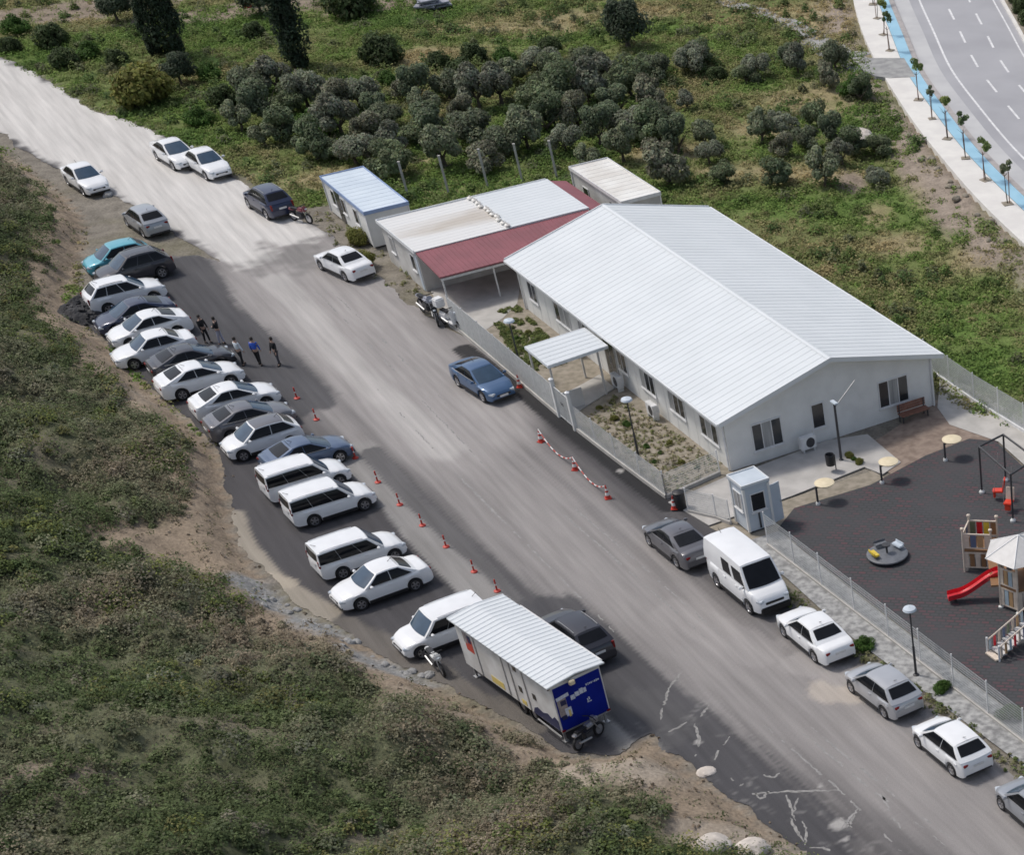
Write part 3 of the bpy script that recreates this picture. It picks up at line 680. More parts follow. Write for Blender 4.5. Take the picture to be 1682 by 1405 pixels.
# entrance canopy with its four posts
cn = site('entrance_canopy', 'small flat white canopy on posts at the side entrance of the long hall', 'canopy', 12.6, -2.0)
mb = MB(); mb.add([(-1.75, 1.85, 2.32), (1.15, 1.85, 2.32), (1.75, -1.85, 2.42), (-1.25, -1.85, 2.42), (-1.75, 1.85, 2.46), (1.15, 1.85, 2.46), (1.75, -1.85, 2.56), (-1.25, -1.85, 2.56)],
              [(0, 1, 2, 3), (7, 6, 5, 4), (0, 4, 5, 1), (1, 5, 6, 2), (2, 6, 7, 3), (3, 7, 4, 0)], M['roof_white'])
for i in range(7):
    k = i / 6; mb.add([(-1.7 + 2.8 * k - .02, 1.82, 2.48), (-1.7 + 2.8 * k + .02, 1.82, 2.48), (-1.2 + 2.9 * k + .02, -1.82, 2.575), (-1.2 + 2.9 * k - .02, -1.82, 2.575)], [(3, 2, 1, 0)], M['white_metal'])
bm_ = mb.build('roof', cn)
for x, y in ((-1.1, -1.7), (1.55, -1.7), (1.1, 1.2), (-1.5, 1.2)):
    mb = MB(); mb.box((x, y, 1.18), (.09, .09, 2.3), M['grey_wall']); mb.build('post', cn)
mb = MB(); mb.box((1.62, -1.0, .55), (.08, 1.4, .9), M['grey_wall']); mb.build('side_rail', cn)
# ------------------------------------------------------------------ second hall, red porch, containers
b2 = site('flat_building', 'low white flat-roofed building with a dirty roof half and dark red porch', 'building', -11.5, -3.4)
mb = MB(); mb.prism([(.12, .12), (5.93, .12), (5.93, 10.98), (.12, 10.98)], 0, 2.18, M['grey_wall']); mb.build('wall', b2)
mb = MB()
for i in range(24): pass
r1 = ribbed_roof('roof', b2, 0, 6.05, [(0, 2.28), (5.95, 2.28)], M['roof_dirty'], .42, .12, .012)
r2 = ribbed_roof('roof', b2, 0, 6.05, [(6.0, 2.31), (11.1, 2.31)], M['roof_white'], .42, .12, .012); r1['label'] = 'rust-stained half of the flat roof'; r2['label'] = 'clean white half of the flat roof'
for c_, d_ in (((3.02, -.03, 2.26), (6.1, .05, .2)), ((-.03, 5.5, 2.26), (.05, 11.0, .2))):
    mb = MB(); mb.box(c_, d_, M['white_metal']); mb.build('verge_trim', b2)
mb = MB(); mb.add([(6.05, .05, 2.22), (6.05, 11.0, 2.22), (9.5, 11.0, 1.90), (9.5, .05, 1.90), (6.05, .05, 2.15), (6.05, 11.0, 2.15), (9.5, 11.0, 1.83), (9.5, .05, 1.83)],
              [(3, 2, 1, 0), (4, 5, 6, 7), (0, 4, 7, 3), (3, 7, 6, 2), (2, 6, 5, 1)], M['roof_red'])
for i in range(36):
    y = .12 + i * .3; mb.add([(6.06, y - .02, 2.224), (6.06, y + .02, 2.224), (9.48, y + .02, 1.907), (9.48, y - .02, 1.907), (6.06, y, 2.25), (9.48, y, 1.93)], [(0, 3, 5, 4), (4, 5, 2, 1)], M['roof_red'])
mb.build('porch_roof', b2)
mb = MB(); mb.add([(.0, 11.12, 2.2), (6.05, 11.12, 2.2), (6.05, 12.3, 1.95), (0, 12.3, 1.95)], [(0, 1, 2, 3)], M['roof_red']); mb.add([(.0, 11.12, 2.13), (6.05, 11.12, 2.13), (6.05, 12.3, 1.88), (0, 12.3, 1.88)], [(3, 2, 1, 0)], M['roof_red']); mb.build('rear_awning', b2)
for x, y in ((9.35, .2), (9.35, 3.3), (9.35, 6.4)):
    mb = MB(); mb.box((x, y, .92), (.08, .08, 1.8), M['galv']); mb.build('porch_post', b2)
mb = MB(); mb.box((9.42, 3.2, 1.72), (.05, 6.2, .12), M['galv']); mb.build('porch_beam', b2)
f2 = lambda s, z, o_: (s, .12 - o_, z)
window(b2, f2, 4.6, 5.3, .9, 1.8, 1, ()); window(b2, f2, 1.2, 1.9, .9, 1.8, 1, (0,))
mb = MB(); quad_box(mb, f2, 5.45, 5.8, .02, 1.9, .003, .04, M['bluegrey_panel']); mb.build('door', b2)
for i in range(11):
    k = thing('ballast_bag', 'white ballast sack in the row across the flat roof joint', 'sack', S(-11.2 + i * .55 + random.uniform(-.08, .08), 2.55 + random.uniform(-.1, .1), 2.33), ROT + random.uniform(-.5, .5), 'sacks along the roof joint')
    mb = MB(); mb.lathe([(.02, 0), (.17, .02), (.19, .07), (.13, .12), (.02, .14)], M['roof_cream'], 9); mb.build('sack', k, 60)
    mb = MB(); mb.lathe([(.035, .13), (.02, .16), (.05, .19)], M['roof_cream'], 7); mb.build('tied_neck', k, 60)
def container(name, label, x, y, ln, wd, h, roofm, wallm, trim, wins, door, arch=False):
    c = site(name, label, 'container', x, y)
    mb = MB(); mb.prism([(.06, .06), (ln - .06, .06), (ln - .06, wd - .06), (.06, wd - .06)], .12, h - .1, wallm); mb.box((ln / 2, wd / 2, .06), (ln - .3, wd - .3, .119), M['dark_steel']); mb.build('wall', c)
    ribbed_roof('roof', c, 0, ln, [(0, h), (wd, h)], roofm, .62, .1, .014)
    mb = MB()
    for y_ in (-.02, wd + .02): mb.box((ln / 2, y_, h - .03), (ln + .06, .05, .2), trim)
    for x_ in (-.02, ln + .02): mb.box((x_, wd / 2, h - .03), (.05, wd, .2), trim)
    mb.build('edge_trim', c)
    fm = lambda s, z, o_: (s, .06 - o_, z)
    for s0, s1 in wins: window(c, fm, s0, s1, .85, 1.75, 1, (), glass='dark_glass')
    if door:
        mb = MB(); quad_box(mb, fm, door, door + .85, .16, 1.9, .003, .04, M['window_glass']); d = mb.build('door', c)
        mb = MB(); mb.tube((door + .75, 0, .95), (door + .75, 0, 1.1), .02, M['steel']); mb.build('handle', d)
    for x_ in (0.03, ln - .03):
        for y_ in (.03, wd - .03):
            mb = MB(); mb.box((x_, y_, h / 2), (.08, .08, h - .25), M['frame_white']); mb.build('corner_post', c)
    return c
container('office_container', 'pale blue roofed office container with dark windows beside the road', -21.4, -3.4, 7.65, 2.8, 2.1, M['roof_blue'], M['white_panel'], M['fascia_blue'], [(1.2, 1.9), (3.0, 3.7), (5.2, 5.9)], 2.0)
container('storage_container', 'white ribbed-roof container behind the far end of the long hall', -12.2, 9.55, 7.5, 2.6, 2.4, M['roof_cream'], M['grey_wall'], M['frame_white'], [(1.5, 2.3)], 5.5)
# ------------------------------------------------------------------ things standing round the hall
def ac_unit(x, y, rz, label, s=1.0):
    c = site('air_conditioner', label, 'air conditioner', x, y, 0, rz, 'outdoor units round the long hall')
    mb = MB(); mb.box((0, 0, .55), (.86 * s, .32, .62), M['frame_white'], bev=.02); mb.build('housing', c, 40)
    mb = MB(); mb.lathe([(.0, -.165), (.08, -.168), (.24, -.166), (.25, -.161)], M['dark_steel'], 18, (.1, 0, .55), 'Y'); mb.build('fan_grille', c)
    mb = MB(); mb.box((-.3, 0, .14), (.05, .34, .2), M['galv']); mb.box((.3, 0, .14), (.05, .34, .2), M['galv']); mb.build('bracket', c)
    mb = MB(); mb.path([(.4, .1, .5), (.5, .15, .5), (.5, .17, 1.5)], .025, M['frame_white']); mb.build('pipe', c)
ac_unit(13.6, -.02, 0, 'white outdoor unit beside the side entrance of the long hall')
ac_unit(17.9, -.05, 0, 'white outdoor unit under the windows on the garden side')
ac_unit(8.1, -.05, 0, 'white outdoor unit behind the entrance canopy on the garden side')
ac_unit(BL + .12, 4.6, math.pi / 2, 'white outdoor unit under the gable wall beside the dark window')
bn = site('bench', 'brown wooden bench against the gable wall below the right window', 'bench', BL + .35, 10.9, 0, math.pi / 2)
mb = MB(); [mb.box((0, -.02 + i * .13, .45), (1.7, .11, .04), M['bench_wood']) for i in range(-1, 3)]; mb.build('seat', bn)
mb = MB(); [mb.box((0, .30, .58 + i * .13), (1.7, .03, .11), M['bench_wood']) for i in range(3)]; mb.build('backrest', bn)
for x in (-.75, .75):
    mb = MB(); mb.box((x, -.1, .215), (.06, .06, .43), M['dark_steel']); mb.box((x, .28, .45), (.06, .05, .9), M['dark_steel']); mb.build('leg', bn)
def lamp(u, v, h, label, arm=True, cat='street lamp'):
    g = P(u, v, .05); c = thing('street_lamp', label, cat, g, ROT, 'post lamps round the hall')
    mb = MB(); mb.lathe([(.14, 0), (.14, .05), (.06, .08), (.055, h * .45)], M['dark_steel'], 10); mb.tube((0, 0, h * .44), (0, 0, h), .04, M['dark_steel']); mb.build('pole', c, 40)
    mb = MB(); mb.lathe([(.02, h + .16), (.26, h + .10), (.30, h + .02), (.22, h - .02), (.03, h - .02)], M['bluegrey_panel'], 16); mb.build('lamp_head', c, 40)
lamp(860, 622, 3.0, 'post lamp just behind the fence, left of the canopy')
lamp(1050, 755, 3.0, 'post lamp in the dry garden in front of the hall windows')
lamp(1505, 1110, 3.1, 'post lamp behind the playground fence, by the silver hatchback')
g = P(1382, 757, .05); c = thing('street_lamp', 'tall grey post with a slanting arm in front of the gable', 'street lamp', g, ROT, 'post lamps round the hall')
mb = MB(); mb.lathe([(.12, 0), (.12, .06), (.07, .1), (.06, 2.9)], M['dark_steel'], 10); mb.build('pole', c, 40)
mb = MB(); mb.tube((0, 0, 2.7), (.1, 1.25, 3.75), .028, M['steel']); mb.build('arm', c)
mb = MB(); mb.box((0, 0, 2.96), (.5, .22, .08), M['bluegrey_panel'], bev=.02); mb.build('lamp_head', c)
c = thing('litter_bin', 'small black litter bin beside the path near the gable', 'bin', P(1366, 775, .06), ROT)
mb = MB(); mb.lathe([(.0, .35), (.22, .35), (.25, .85), (.22, .9), (.2, .86), (.18, .45), (0, .45)], M['black_plastic'], 12); mb.build('bucket', c, 40)
mb = MB(); mb.tube((0, .27, 0), (0, .27, .8), .03, M['dark_steel']); mb.build('post', c)
c = thing('litter_bin', 'black drum bin standing at the garden gate behind the grey saloon', 'bin', P(1119, 835, .06), ROT)
mb = MB(); mb.lathe([(0, 0), (.27, 0), (.29, .35), (.28, .75), (.24, .8), (0, .8)], M['black_plastic'], 14); mb.build('drum', c, 40)
mb = MB(); mb.lathe([(.3, .78), (.31, .83), (.2, .88), (0, .9)], M['black_plastic'], 14); mb.build('lid', c, 40)
# guard booth
gb = site('guard_booth', 'white guard booth with a dark window beside the playground', 'booth', 30.55, -1.95)
mb = MB(); mb.prism([(.03, .03), (1.37, .03), (1.37, 1.37), (.03, 1.37)], .14, 2.28, M['bluegrey_panel'])
for x, y in ((0.04, .04), (1.36, .04), (1.36, 1.36), (.04, 1.36)): mb.box((x, y, 1.2), (.12, .12, 2.1), M['white_panel'])
mb.build('wall', gb)
mb = MB(); mb.box((.7, .7, .07), (1.25, 1.25, .138), M['dark_steel']); mb.build('base', gb)
mb = MB(); mb.box((.7, .7, 2.35), (1.5, 1.5, .13), M['bluegrey_panel'], bev=.02)
for a in range(4):
    mb.box((.7 + .73 * (a == 0) - .73 * (a == 1), .7 + .73 * (a == 2) - .73 * (a == 3), 2.42), (.05 if a < 2 else 1.5, 1.41 if a < 2 else .05, .1), M['white_metal'])
mb.build('roof', gb)
fb = lambda s, z, o_: (1.37 + o_, s, z)
window(gb, fb, .32, 1.1, 1.05, 1.95, 1, (), glass='dark_glass')
fb2 = lambda s, z, o_: (s, .03 - o_, z)
window(gb, fb2, .3, 1.1, 1.05, 1.95, 2, (0, 1))
mb = MB(); quad_box(mb, fb, .62, .70, .2, 1.0, .003, .05, M['dark_steel']); mb.build('cable_duct', gb)
mb = MB(); mb.box((1.25, 1.72, 1.1), (.05, .62, 1.85), M['bluegrey_panel'], rz=.25); d = mb.build('door', gb); d['label'] = 'blue-grey door standing open'
mb = MB(); mb.tube((1.22, 1.95, 1.0), (1.22, 1.95, 1.15), .02, M['steel']); mb.build('handle', d)

# ------------------------------------------------------------------ fences
def fence(name, label, pts, h=1.7, pitch=.06, wire=.012, post=2.4, base=.18, group=None, z=0.03, mat='galv', basem='concrete'):
    """pts are world points on the ground; welded mesh panels between posts on a low kerb"""
    pts = [Vector((p[0], p[1], z)) for p in pts]
    c = thing(name, label, 'fence', pts[0], 0, group); o = pts[0]
    pn = MB(); ks = MB(); posts = []
    for a, b_ in zip(pts, pts[1:]):
        d = b_ - a; ln = d.length; d.normalize(); rz = math.atan2(d.y, d.x); mid = (a + b_) / 2 - o
        if base: ks.box(mid + Vector((0, 0, base / 2)), (ln, .16, base), M[basem], rz)
        n = int(ln / pitch)
        for i in range(n + 1):
            q = a + d * (i * pitch) - o; pn.box(q + Vector((0, 0, base + (h - base) / 2)), (wire, wire, h - base), M[mat], rz)
        for k in range(int((h - base) / (pitch * 1.6)) + 1):
            pn.box(mid + Vector((0, 0, base + .03 + k * pitch * 1.6)), (ln, wire, wire), M[mat], rz)
        m_ = max(1, round(ln / post))
        posts += [a + d * (ln * i / m_) - o for i in range(m_ + (b_ is pts[-1]))]
    pn.build('mesh_panel', c)
    if base: ks.build('base_kerb', c)
    pm0 = MB(); pm0.box((0, 0, (h + .05) / 2), (.045, .045, h + .05), M['frame_white']); pm0.box((0, 0, h + .06), (.055, .055, .03), M['frame_white']); me = pm0.mesh('post')
    for p in posts: link('post', me, c, p + Vector((0, 0, 0)), ROT)
    return c
fence('mesh_fence', 'white mesh fence along the road left of the garden gate', [S(.2, -3.95), S(9, -3.95), S(14.6, -3.95)], 1.65, .05, .016)
fence('mesh_fence', 'white mesh fence in front of the dry garden right of the gate', [S(16.6, -3.9), S(21, -3.75), S(26.2, -3.5)], 1.35, .07, .012)
fence('mesh_fence', 'short mesh fence running from the road corner to the hall gable', [S(26.2, -3.5), S(25.6, -.2)], 1.2, .07, .012)
fence('mesh_fence', 'short mesh fence beside the path left of the guard booth', [S(28.2, -3.3), S(29.6, -2.5), S(30.5, -2.2)], 1.2, .07, .012)
fence('mesh_fence', 'long mesh fence on a low wall between parked cars and playground', [P(1262, 897), P(1350, 965), P(1460, 1050), P(1682, 1222), P(1900, 1392)], 1.6, .08, .010, base=.12)
fence('mesh_fence', 'mesh fence on a white kerb behind the right corner of the hall', [P(1520, 606), P(1600, 662), P(1682, 712), P(1800, 790)], 1.5, .06, .014, base=.2, basem='frame_white')
# gate
g_ = site('garden_gate', 'light grey metal double gate in the road fence below the canopy', 'gate', 14.6, -3.95, .03)
for x in (0, 2.0):
    mb = MB(); mb.box((x, 0, .95), (.18, .18, 1.9), M['white_panel']); mb.lathe([(.13, 1.9), (.14, 1.98), (0, 2.06)], M['white_metal'], 8, (x, 0, 0)); mb.build('gate_post', g_)
for x0_, sg in ((.12, 1), (1.88, -1)):
    mb = MB(); mb.box((x0_ + sg * .42, 0, 1.62), (.85, .04, .05), M['galv']); mb.box((x0_ + sg * .42, 0, .15), (.85, .04, .05), M['galv'])
    for i in range(9): mb.box((x0_ + sg * (.02 + i * .1), 0, .88), (.025, .025, 1.42), M['galv'])
    l_ = mb.build('gate_leaf', g_); mb = MB(); mb.tube((x0_ + sg * .78, -.06, .95), (x0_ + sg * .78, -.06, 1.1), .02, M['dark_steel']); mb.build('handle', l_)
# white concrete posts behind the flat building
for i, (u, v) in enumerate(((672, 332), (737, 322), (801, 311), (858, 302), (915, 297))):
    c = thing('fence_post', 'bare white concrete post standing behind the flat building', 'post', P(u, v - 4), 0, 'posts behind the flat building')
    mb = MB(); mb.box((0, 0, 1.1), (.13, .13, 2.2), M['concrete_light'], bev=.015); mb.build('shaft', c)
    mb = MB(); mb.box((0, 0, 2.23), (.17, .17, .05), M['concrete_light'], bev=.01); mb.build('cap', c)

# ------------------------------------------------------------------ playground
DK = M['dark_steel']
def side_table(u, v, label):
    c = thing('round_table', label, 'table', P(u, v, .1), ROT + .3, 'cream tables along the playground edge')
    rt = Vector(P(u + 17, v - 35, .95) - P(u, v, .1)); ang = -(ROT + .3); off = Matrix.Rotation(ang, 3, 'Z') @ Vector((rt.x, rt.y, 0)); off = off.normalized() * .5
    mb = MB(); mb.lathe([(0, .90), (.47, .90), (.50, .925), (.50, .955), (.46, .975), (0, .985)], M['cream_top'], 22, (off.x, off.y, 0)); mb.build('tabletop', c, 40)
    mb = MB(); mb.tube((0, 0, .12), (0, 0, .9), .055, DK, n=10); mb.build('post', c, 40)
    mb = MB(); mb.lathe([(.12, 0), (.12, .07), (.08, .13), (0, .13)], M['galv'], 12); mb.build('foot', c, 40)
    mb = MB(); mb.tube((0, 0, .84), (off.x, off.y, .88), .035, DK); mb.build('bracket', c)
side_table(1344, 829, 'cream round table nearest the guard booth at the playground edge')
side_table(1449, 794, 'cream round table at the end of the pale path, middle of three')
side_table(1553, 757, 'cream round table by the brown yard, farthest right of three')
# swing frame
sw = thing('swing_set', 'dark square swing set of thin posts in the playground corner', 'swing set', P(1613, 810, .1), 0)
sp = [P(1613, 810, .1), P(1652, 790, .1), P(1664, 857, .1), P(1704, 830, .1)]; o0 = Vector(sp[0])
for p in sp:
    mb = MB(); q = Vector(p) - o0; mb.tube(q + Vector((0, 0, .1)), q + Vector((0, 0, 2.3)), .05, DK, n=8); po = mb.build('post', sw)
    mb = MB(); mb.lathe([(.14, 0), (.14, .08), (.07, .16), (0, .16)], M['galv'], 12, tuple(q)); mb.build('foot', po, 40)
up = Vector((0, 0, 2.33)); qs = [Vector(p) - o0 + up for p in sp]
for a, b_ in ((0, 1), (1, 3), (3, 2), (2, 0)):
    mb = MB(); mb.tube(qs[a], qs[b_], .05, DK); mb.build('beam', sw)
def swing_seat(u, v, z, label, back, faced):
    c = thing('hanging_chair', label, 'hanging chair', P(u, v, z), faced, 'red seats hanging in the swing frame')
    mb = MB(); mb.box((.02, 0, .0), (.52, .42, .09), M['swing_red'], bev=.03); mb.build('seat', c, 40)
    mb = MB(); mb.box((-.28, 0, .30), (.09, .44, .62), M['swing_red'] if back else M['play_cream'], rot=Matrix.Rotation(-.2, 3, 'Y'), bev=.03); mb.build('backrest', c, 40)
    for y in (-.2, .2):
        mb = MB(); mb.path([(.2, y, .03), (-.05, y, 2.33 - z)], .012, M['steel'], 5); mb.build('chain', c)
    mb = MB(); mb.box((.2, 0, -.18), (.12, .3, .3), M['swing_red'], bev=.03); mb.build('leg_rest', c, 40)
swing_seat(1640, 806, .55, 'all red swing seat with a tall red back', True, ROT - 2.2)
swing_seat(1657, 825, .55, 'red swing seat with a cream headboard, nearer the play tower', False, ROT - .9)
# merry-go-round
mg = thing('merry_go_round', 'dark grey playground roundabout with a yellow seat and a pale seat', 'roundabout', P(1458, 916, .1), .2)
mb = MB(); mb.lathe([(0, .10), (.92, .10), (.98, .14), (.98, .2), (.92, .23), (0, .235)], M['disc_grey'], 32); mb.build('platform', mg, 40)
mb = MB(); mb.lathe([(.2, 0), (.2, .1), (0, .1)], DK, 12); mb.build('base', mg)
mb = MB(); mb.tube((0, 0, .23), (0, 0, .62), .05, DK); mb.lathe([(.0, .62), (.2, .62), (.21, .66), (0, .68)], DK, 16); mb.build('hub_wheel', mg, 40)
for a, mt in ((3.5, 'yellow'), (.55, 'bluegrey_panel'), (1.9, 'disc_grey')):
    mb = MB(); cx, cy = .66 * math.cos(a), .66 * math.sin(a); mb.box((cx, cy, .38), (.28, .62, .10), M[mt], a, bev=.03); mb.build('seat', mg, 40)
    mb = MB(); mb.box((.80 * math.cos(a), .80 * math.sin(a), .46), (.05, .6, .14), M[mt], a, bev=.02); mb.build('backrest', mg, 40)

# play tower with slide and climbing ramp
T0 = P(1678, 990, .1); pt = thing('play_tower', 'cream play tower with a grey hexagonal roof, red slide and panelled bridge', 'play tower', T0, 0)
def L_(u, v, z): return Vector(P(u, v, z)) - Vector(T0)
RZ = -.05
hexa = [(1.0 * math.cos(a), 1.0 * math.sin(a)) for a in [math.pi / 3 * k + .4 for k in range(6)]]
for k, (x, y) in enumerate(hexa):
    mb = MB(); mb.tube((x, y, 0), (x, y, 2.75), .055, M['play_cream']); p_ = mb.build('post', pt)
    mb = MB(); mb.lathe([(.12, 0), (.12, .06), (.06, .1)], M['galv'], 10, (x, y, 0)); mb.build('foot', p_)
mb = MB(); mb.prism([(x * 1.02, y * 1.02) for x, y in hexa], 1.05, 1.15, M['play_brown']); mb.build('deck', pt)
mb = MB(); rr = [(x * 1.62, y * 1.62, 2.5) for x, y in hexa]; top = (0, 0, 3.25)
mb.add(rr + [top], [(i, (i + 1) % 6, 6) for i in range(6)] + [(5, 4, 3, 2, 1, 0)], M['play_roof'])
for i in range(6): mb.tube(rr[i], top, .03, M['frame_white'])
mb.build('roof', pt)
cols = ['play_cream', 'play_blue', 'play_brown', 'play_orange', 'play_sky', 'play_green', 'play_red']
M['play_red'] = M['slide_red']
def panel(a, b_, z0, z1, cs, n=4):
    mb = MB(); a = Vector(a); b_ = Vector(b_); d = b_ - a
    for i in range(n):
        q = a + d * ((i + .5) / n); mb.box(q + Vector((0, 0, (z0 + z1) / 2)), (d.length / n * .82, .04, z1 - z0), M[cs[i % len(cs)]], math.atan2(d.y, d.x))
    for z in (z0, z1): mb.box((a + b_) / 2 + Vector((0, 0, z)), (d.length, .06, .06), M['play_cream'], math.atan2(d.y, d.x))
    return mb.build('panel', pt)
for k, cs in ((0, ['play_cream', 'play_brown']), (2, ['play_cream', 'play_green', 'play_cream']), (3, ['play_cream', 'play_orange', 'play_sky', 'play_cream']), (5, ['play_red', 'play_cream'])):
    x, y = hexa[k]; x2, y2 = hexa[(k + 1) % 6]; panel((x, y, 0), (x2, y2, 0), 1.2, 1.95, cs)
for k, cs in ((3, ['play_cream', 'play_sky', 'play_orange']), (4, ['play_cream', 'play_cream', 'play_red'])):
    x, y = hexa[k]; x2, y2 = hexa[(k + 1) % 6]; panel((x, y, 0), (x2, y2, 0), .2, 1.0, cs)
# second small deck with coloured pickets, upper left of the roof
c2 = L_(1612, 930, .1)
sq = [c2 + Vector((x, y, 0)) for x, y in ((-.75, -.5), (.55, -.65), (.8, .6), (-.5, .75))]
for p in sq:
    mb = MB(); mb.tube(p, p + Vector((0, 0, 2.05)), .05, M['play_cream']); mb.lathe([(0.03, 2.0), (.09, 2.05), (.09, 2.13), (0, 2.18)], M['play_cream'], 8, tuple(p)); mb.build('post', pt)
mb = MB(); mb.prism([(p.x, p.y) for p in sq], 1.0, 1.1, M['play_brown']); mb.build('deck', pt)
for i, cs in ((0, ['play_cream', 'play_blue', 'play_orange', 'play_cream']), (2, ['play_brown', 'yellow', 'play_red', 'play_green', 'yellow']), (3, ['play_cream', 'play_blue', 'play_cream', 'play_orange']), (1, ['play_cream', 'play_brown'])):
    if i != 1: panel(sq[i], sq[(i + 1) % 4], 1.2, 1.85, cs)
panel(sq[3], sq[0], .25, .95, ['play_cream', 'play_orange', 'play_blue', 'play_cream'], 5); panel(sq[0], sq[1], .25, .95, ['play_cream', 'play_brown'], 5)
br = MB(); a_ = (sq[1] + sq[2]) / 2; d_ = Vector((hexa[3][0], hexa[3][1], 0)) - a_
br.box(a_ + d_ / 2 + Vector((0, 0, 1.06)), (d_.length, .8, .08), M['play_brown'], math.atan2(d_.y, d_.x)); br.build('bridge', pt)
# slide: a curved red channel
s_top = L_(1648, 944, 1.15); s_bot = L_(1557, 984, .28)
mb = MB(); prof = []
d_ = (s_bot - s_top); d_.z = 0; ln = d_.length; d_.normalize(); nrm = Vector((-d_.y, d_.x, 0))
for i in range(15):
    k = i / 14; z = .28 + .87 * (1 - sstep(.04, .86, np.float64(k))); z = float(z) if k < .86 else .28 - .06 * (k - .86) / .14
    p = s_top + d_ * (ln * k); p.z = z
    for y, dz in ((-.27, .20), (-.24, .22), (-.20, .04), (-.1, 0), (.1, 0), (.20, .04), (.24, .22), (.27, .20), (.22, -.05), (-.22, -.05)): prof.append(p + nrm * y + Vector((0, 0, dz)))
fs = [(i * 10 + j, i * 10 + (j + 1) % 10, (i + 1) * 10 + (j + 1) % 10, (i + 1) * 10 + j) for i in range(14) for j in range(10)]
mb.add(prof, fs + [tuple(range(9, -1, -1)), tuple(range(140, 150))], M['slide_red']); sld = mb.build('slide', pt, 50)
bm = bmesh.new(); bm.from_mesh(sld.data); bmesh.ops.recalc_face_normals(bm, faces=bm.faces[:]); bm.to_mesh(sld.data); bm.free()
mb = MB(); e_ = s_bot - d_ * .35; mb.tube((e_.x, e_.y, 0), (e_.x, e_.y, .24), .05, DK); mb.build('slide_support', pt)
# climbing ramp with coloured side panels, lower right
r0 = L_(1632, 1080, .1); r1 = L_(1706, 1016, 1.05); dr = r1 - r0; hz = Vector((dr.x, dr.y, 0)).normalized(); nn = Vector((-hz.y, hz.x, 0))
mb = MB()
for i in range(8):
    q = r0 + dr * (i / 8); mb.box(q + Vector((0, 0, .06)) , (.30, .8, .07), M['play_cream'] if i == 0 else M['play_roof'], math.atan2(hz.y, hz.x))
mb.build('steps', pt)
for sgn_ in (-1, 1):
    mb = MB()
    for i in range(10):
        q = r0 + dr * ((i + .6) / 10) + nn * .42 * sgn_; mb.box(q + Vector((0, 0, .32)), (.11, .04, .5), M[['play_cream', 'play_orange', 'play_sky', 'play_red', 'play_cream', 'play_blue', 'play_green'][(i + (sgn_ > 0) * 2) % 7]], math.atan2(hz.y, hz.x))
    mb.path([r0 + nn * .42 * sgn_ + Vector((0, 0, .62)), r1 + nn * .42 * sgn_ + Vector((0, 0, .62))], .035, M['play_cream']); mb.build('side_panel', pt)
for p in (r0 + nn * .45, r0 - nn * .45):
    mb = MB(); mb.tube((p.x, p.y, 0), (p.x, p.y, .75), .05, M['frame_white']); mb.build('ramp_post', pt)

# ------------------------------------------------------------------ vehicles
def interp(pts, x): return float(np.interp(x, [p[0] for p in pts], [p[1] for p in pts]))
KIND = dict(
    saloon=dict(L=4.50, W=1.76, wb=2.64, wx=.04, r=.315, sill=.22, top=[(-2.25, .70), (-2.19, .90), (-2.05, .985), (-1.5, 1.0), (-1.0, .965), (.7, .95), (1.05, .925), (1.6, .86), (2.0, .76), (2.18, .64), (2.25, .52)],
                bf=1.02, rf=.22, rr=-.85, br=-1.62, zr=1.44, win=[(.10, .49), (.505, .94)]),
    fastback=dict(L=4.50, W=1.80, wb=2.66, wx=.04, r=.325, sill=.22, top=[(-2.25, .66), (-2.21, .90), (-2.12, 1.02), (-1.9, 1.06), (-1.2, 1.02), (.6, .975), (1.1, .945), (1.6, .875), (1.95, .775), (2.15, .65), (2.25, .50)],
                  bf=1.18, rf=.18, rr=-.72, br=-1.88, zr=1.44, win=[(.17, .53), (.545, .94)]),
    hatch=dict(L=3.98, W=1.72, wb=2.50, wx=.06, r=.305, sill=.22, top=[(-1.99, .62), (-1.95, .90), (-1.86, 1.0), (-1.2, .99), (.6, .95), (1.0, .93), (1.5, .86), (1.8, .75), (1.95, .62), (1.99, .5)],
               bf=1.10, rf=.26, rr=-1.20, br=-1.86, zr=1.47, win=[(.06, .485), (.50, .95)]),
    suv=dict(L=4.42, W=1.83, wb=2.65, wx=.03, r=.345, sill=.27, top=[(-2.21, .70), (-2.17, 1.0), (-2.06, 1.1), (-1.3, 1.09), (.6, 1.06), (1.0, 1.05), (1.6, .98), (2.0, .88), (2.17, .72), (2.21, .56)],
             bf=1.10, rf=.26, rr=-1.45, br=-2.06, zr=1.62, win=[(.04, .30), (.312, .62), (.635, .95)]),
    minivan=dict(L=4.22, W=1.80, wb=2.56, wx=.10, r=.315, sill=.22, top=[(-2.11, .5), (-2.10, .82), (-2.085, 1.0), (.6, .95), (1.05, .95), (1.55, .89), (1.86, .78), (2.04, .64), (2.11, .48)],
                 bf=1.06, rf=.44, rr=-2.0, br=-2.08, zr=1.60, yr=.80, win=[(.01, .335), (.34, .665), (.67, .95)]),
    bigvan=dict(L=4.85, W=1.97, wb=2.95, wx=.05, r=.34, sill=.28, top=[(-2.425, .55), (-2.42, .9), (-2.41, 1.18), (1.2, 1.18), (1.6, 1.17), (2.0, 1.08), (2.25, .96), (2.39, .76), (2.425, .52)],
                bf=1.66, rf=1.02, rr=-2.33, br=-2.39, zr=2.10, yr=.80, win=[(.46, .655), (.72, .95)]),
)
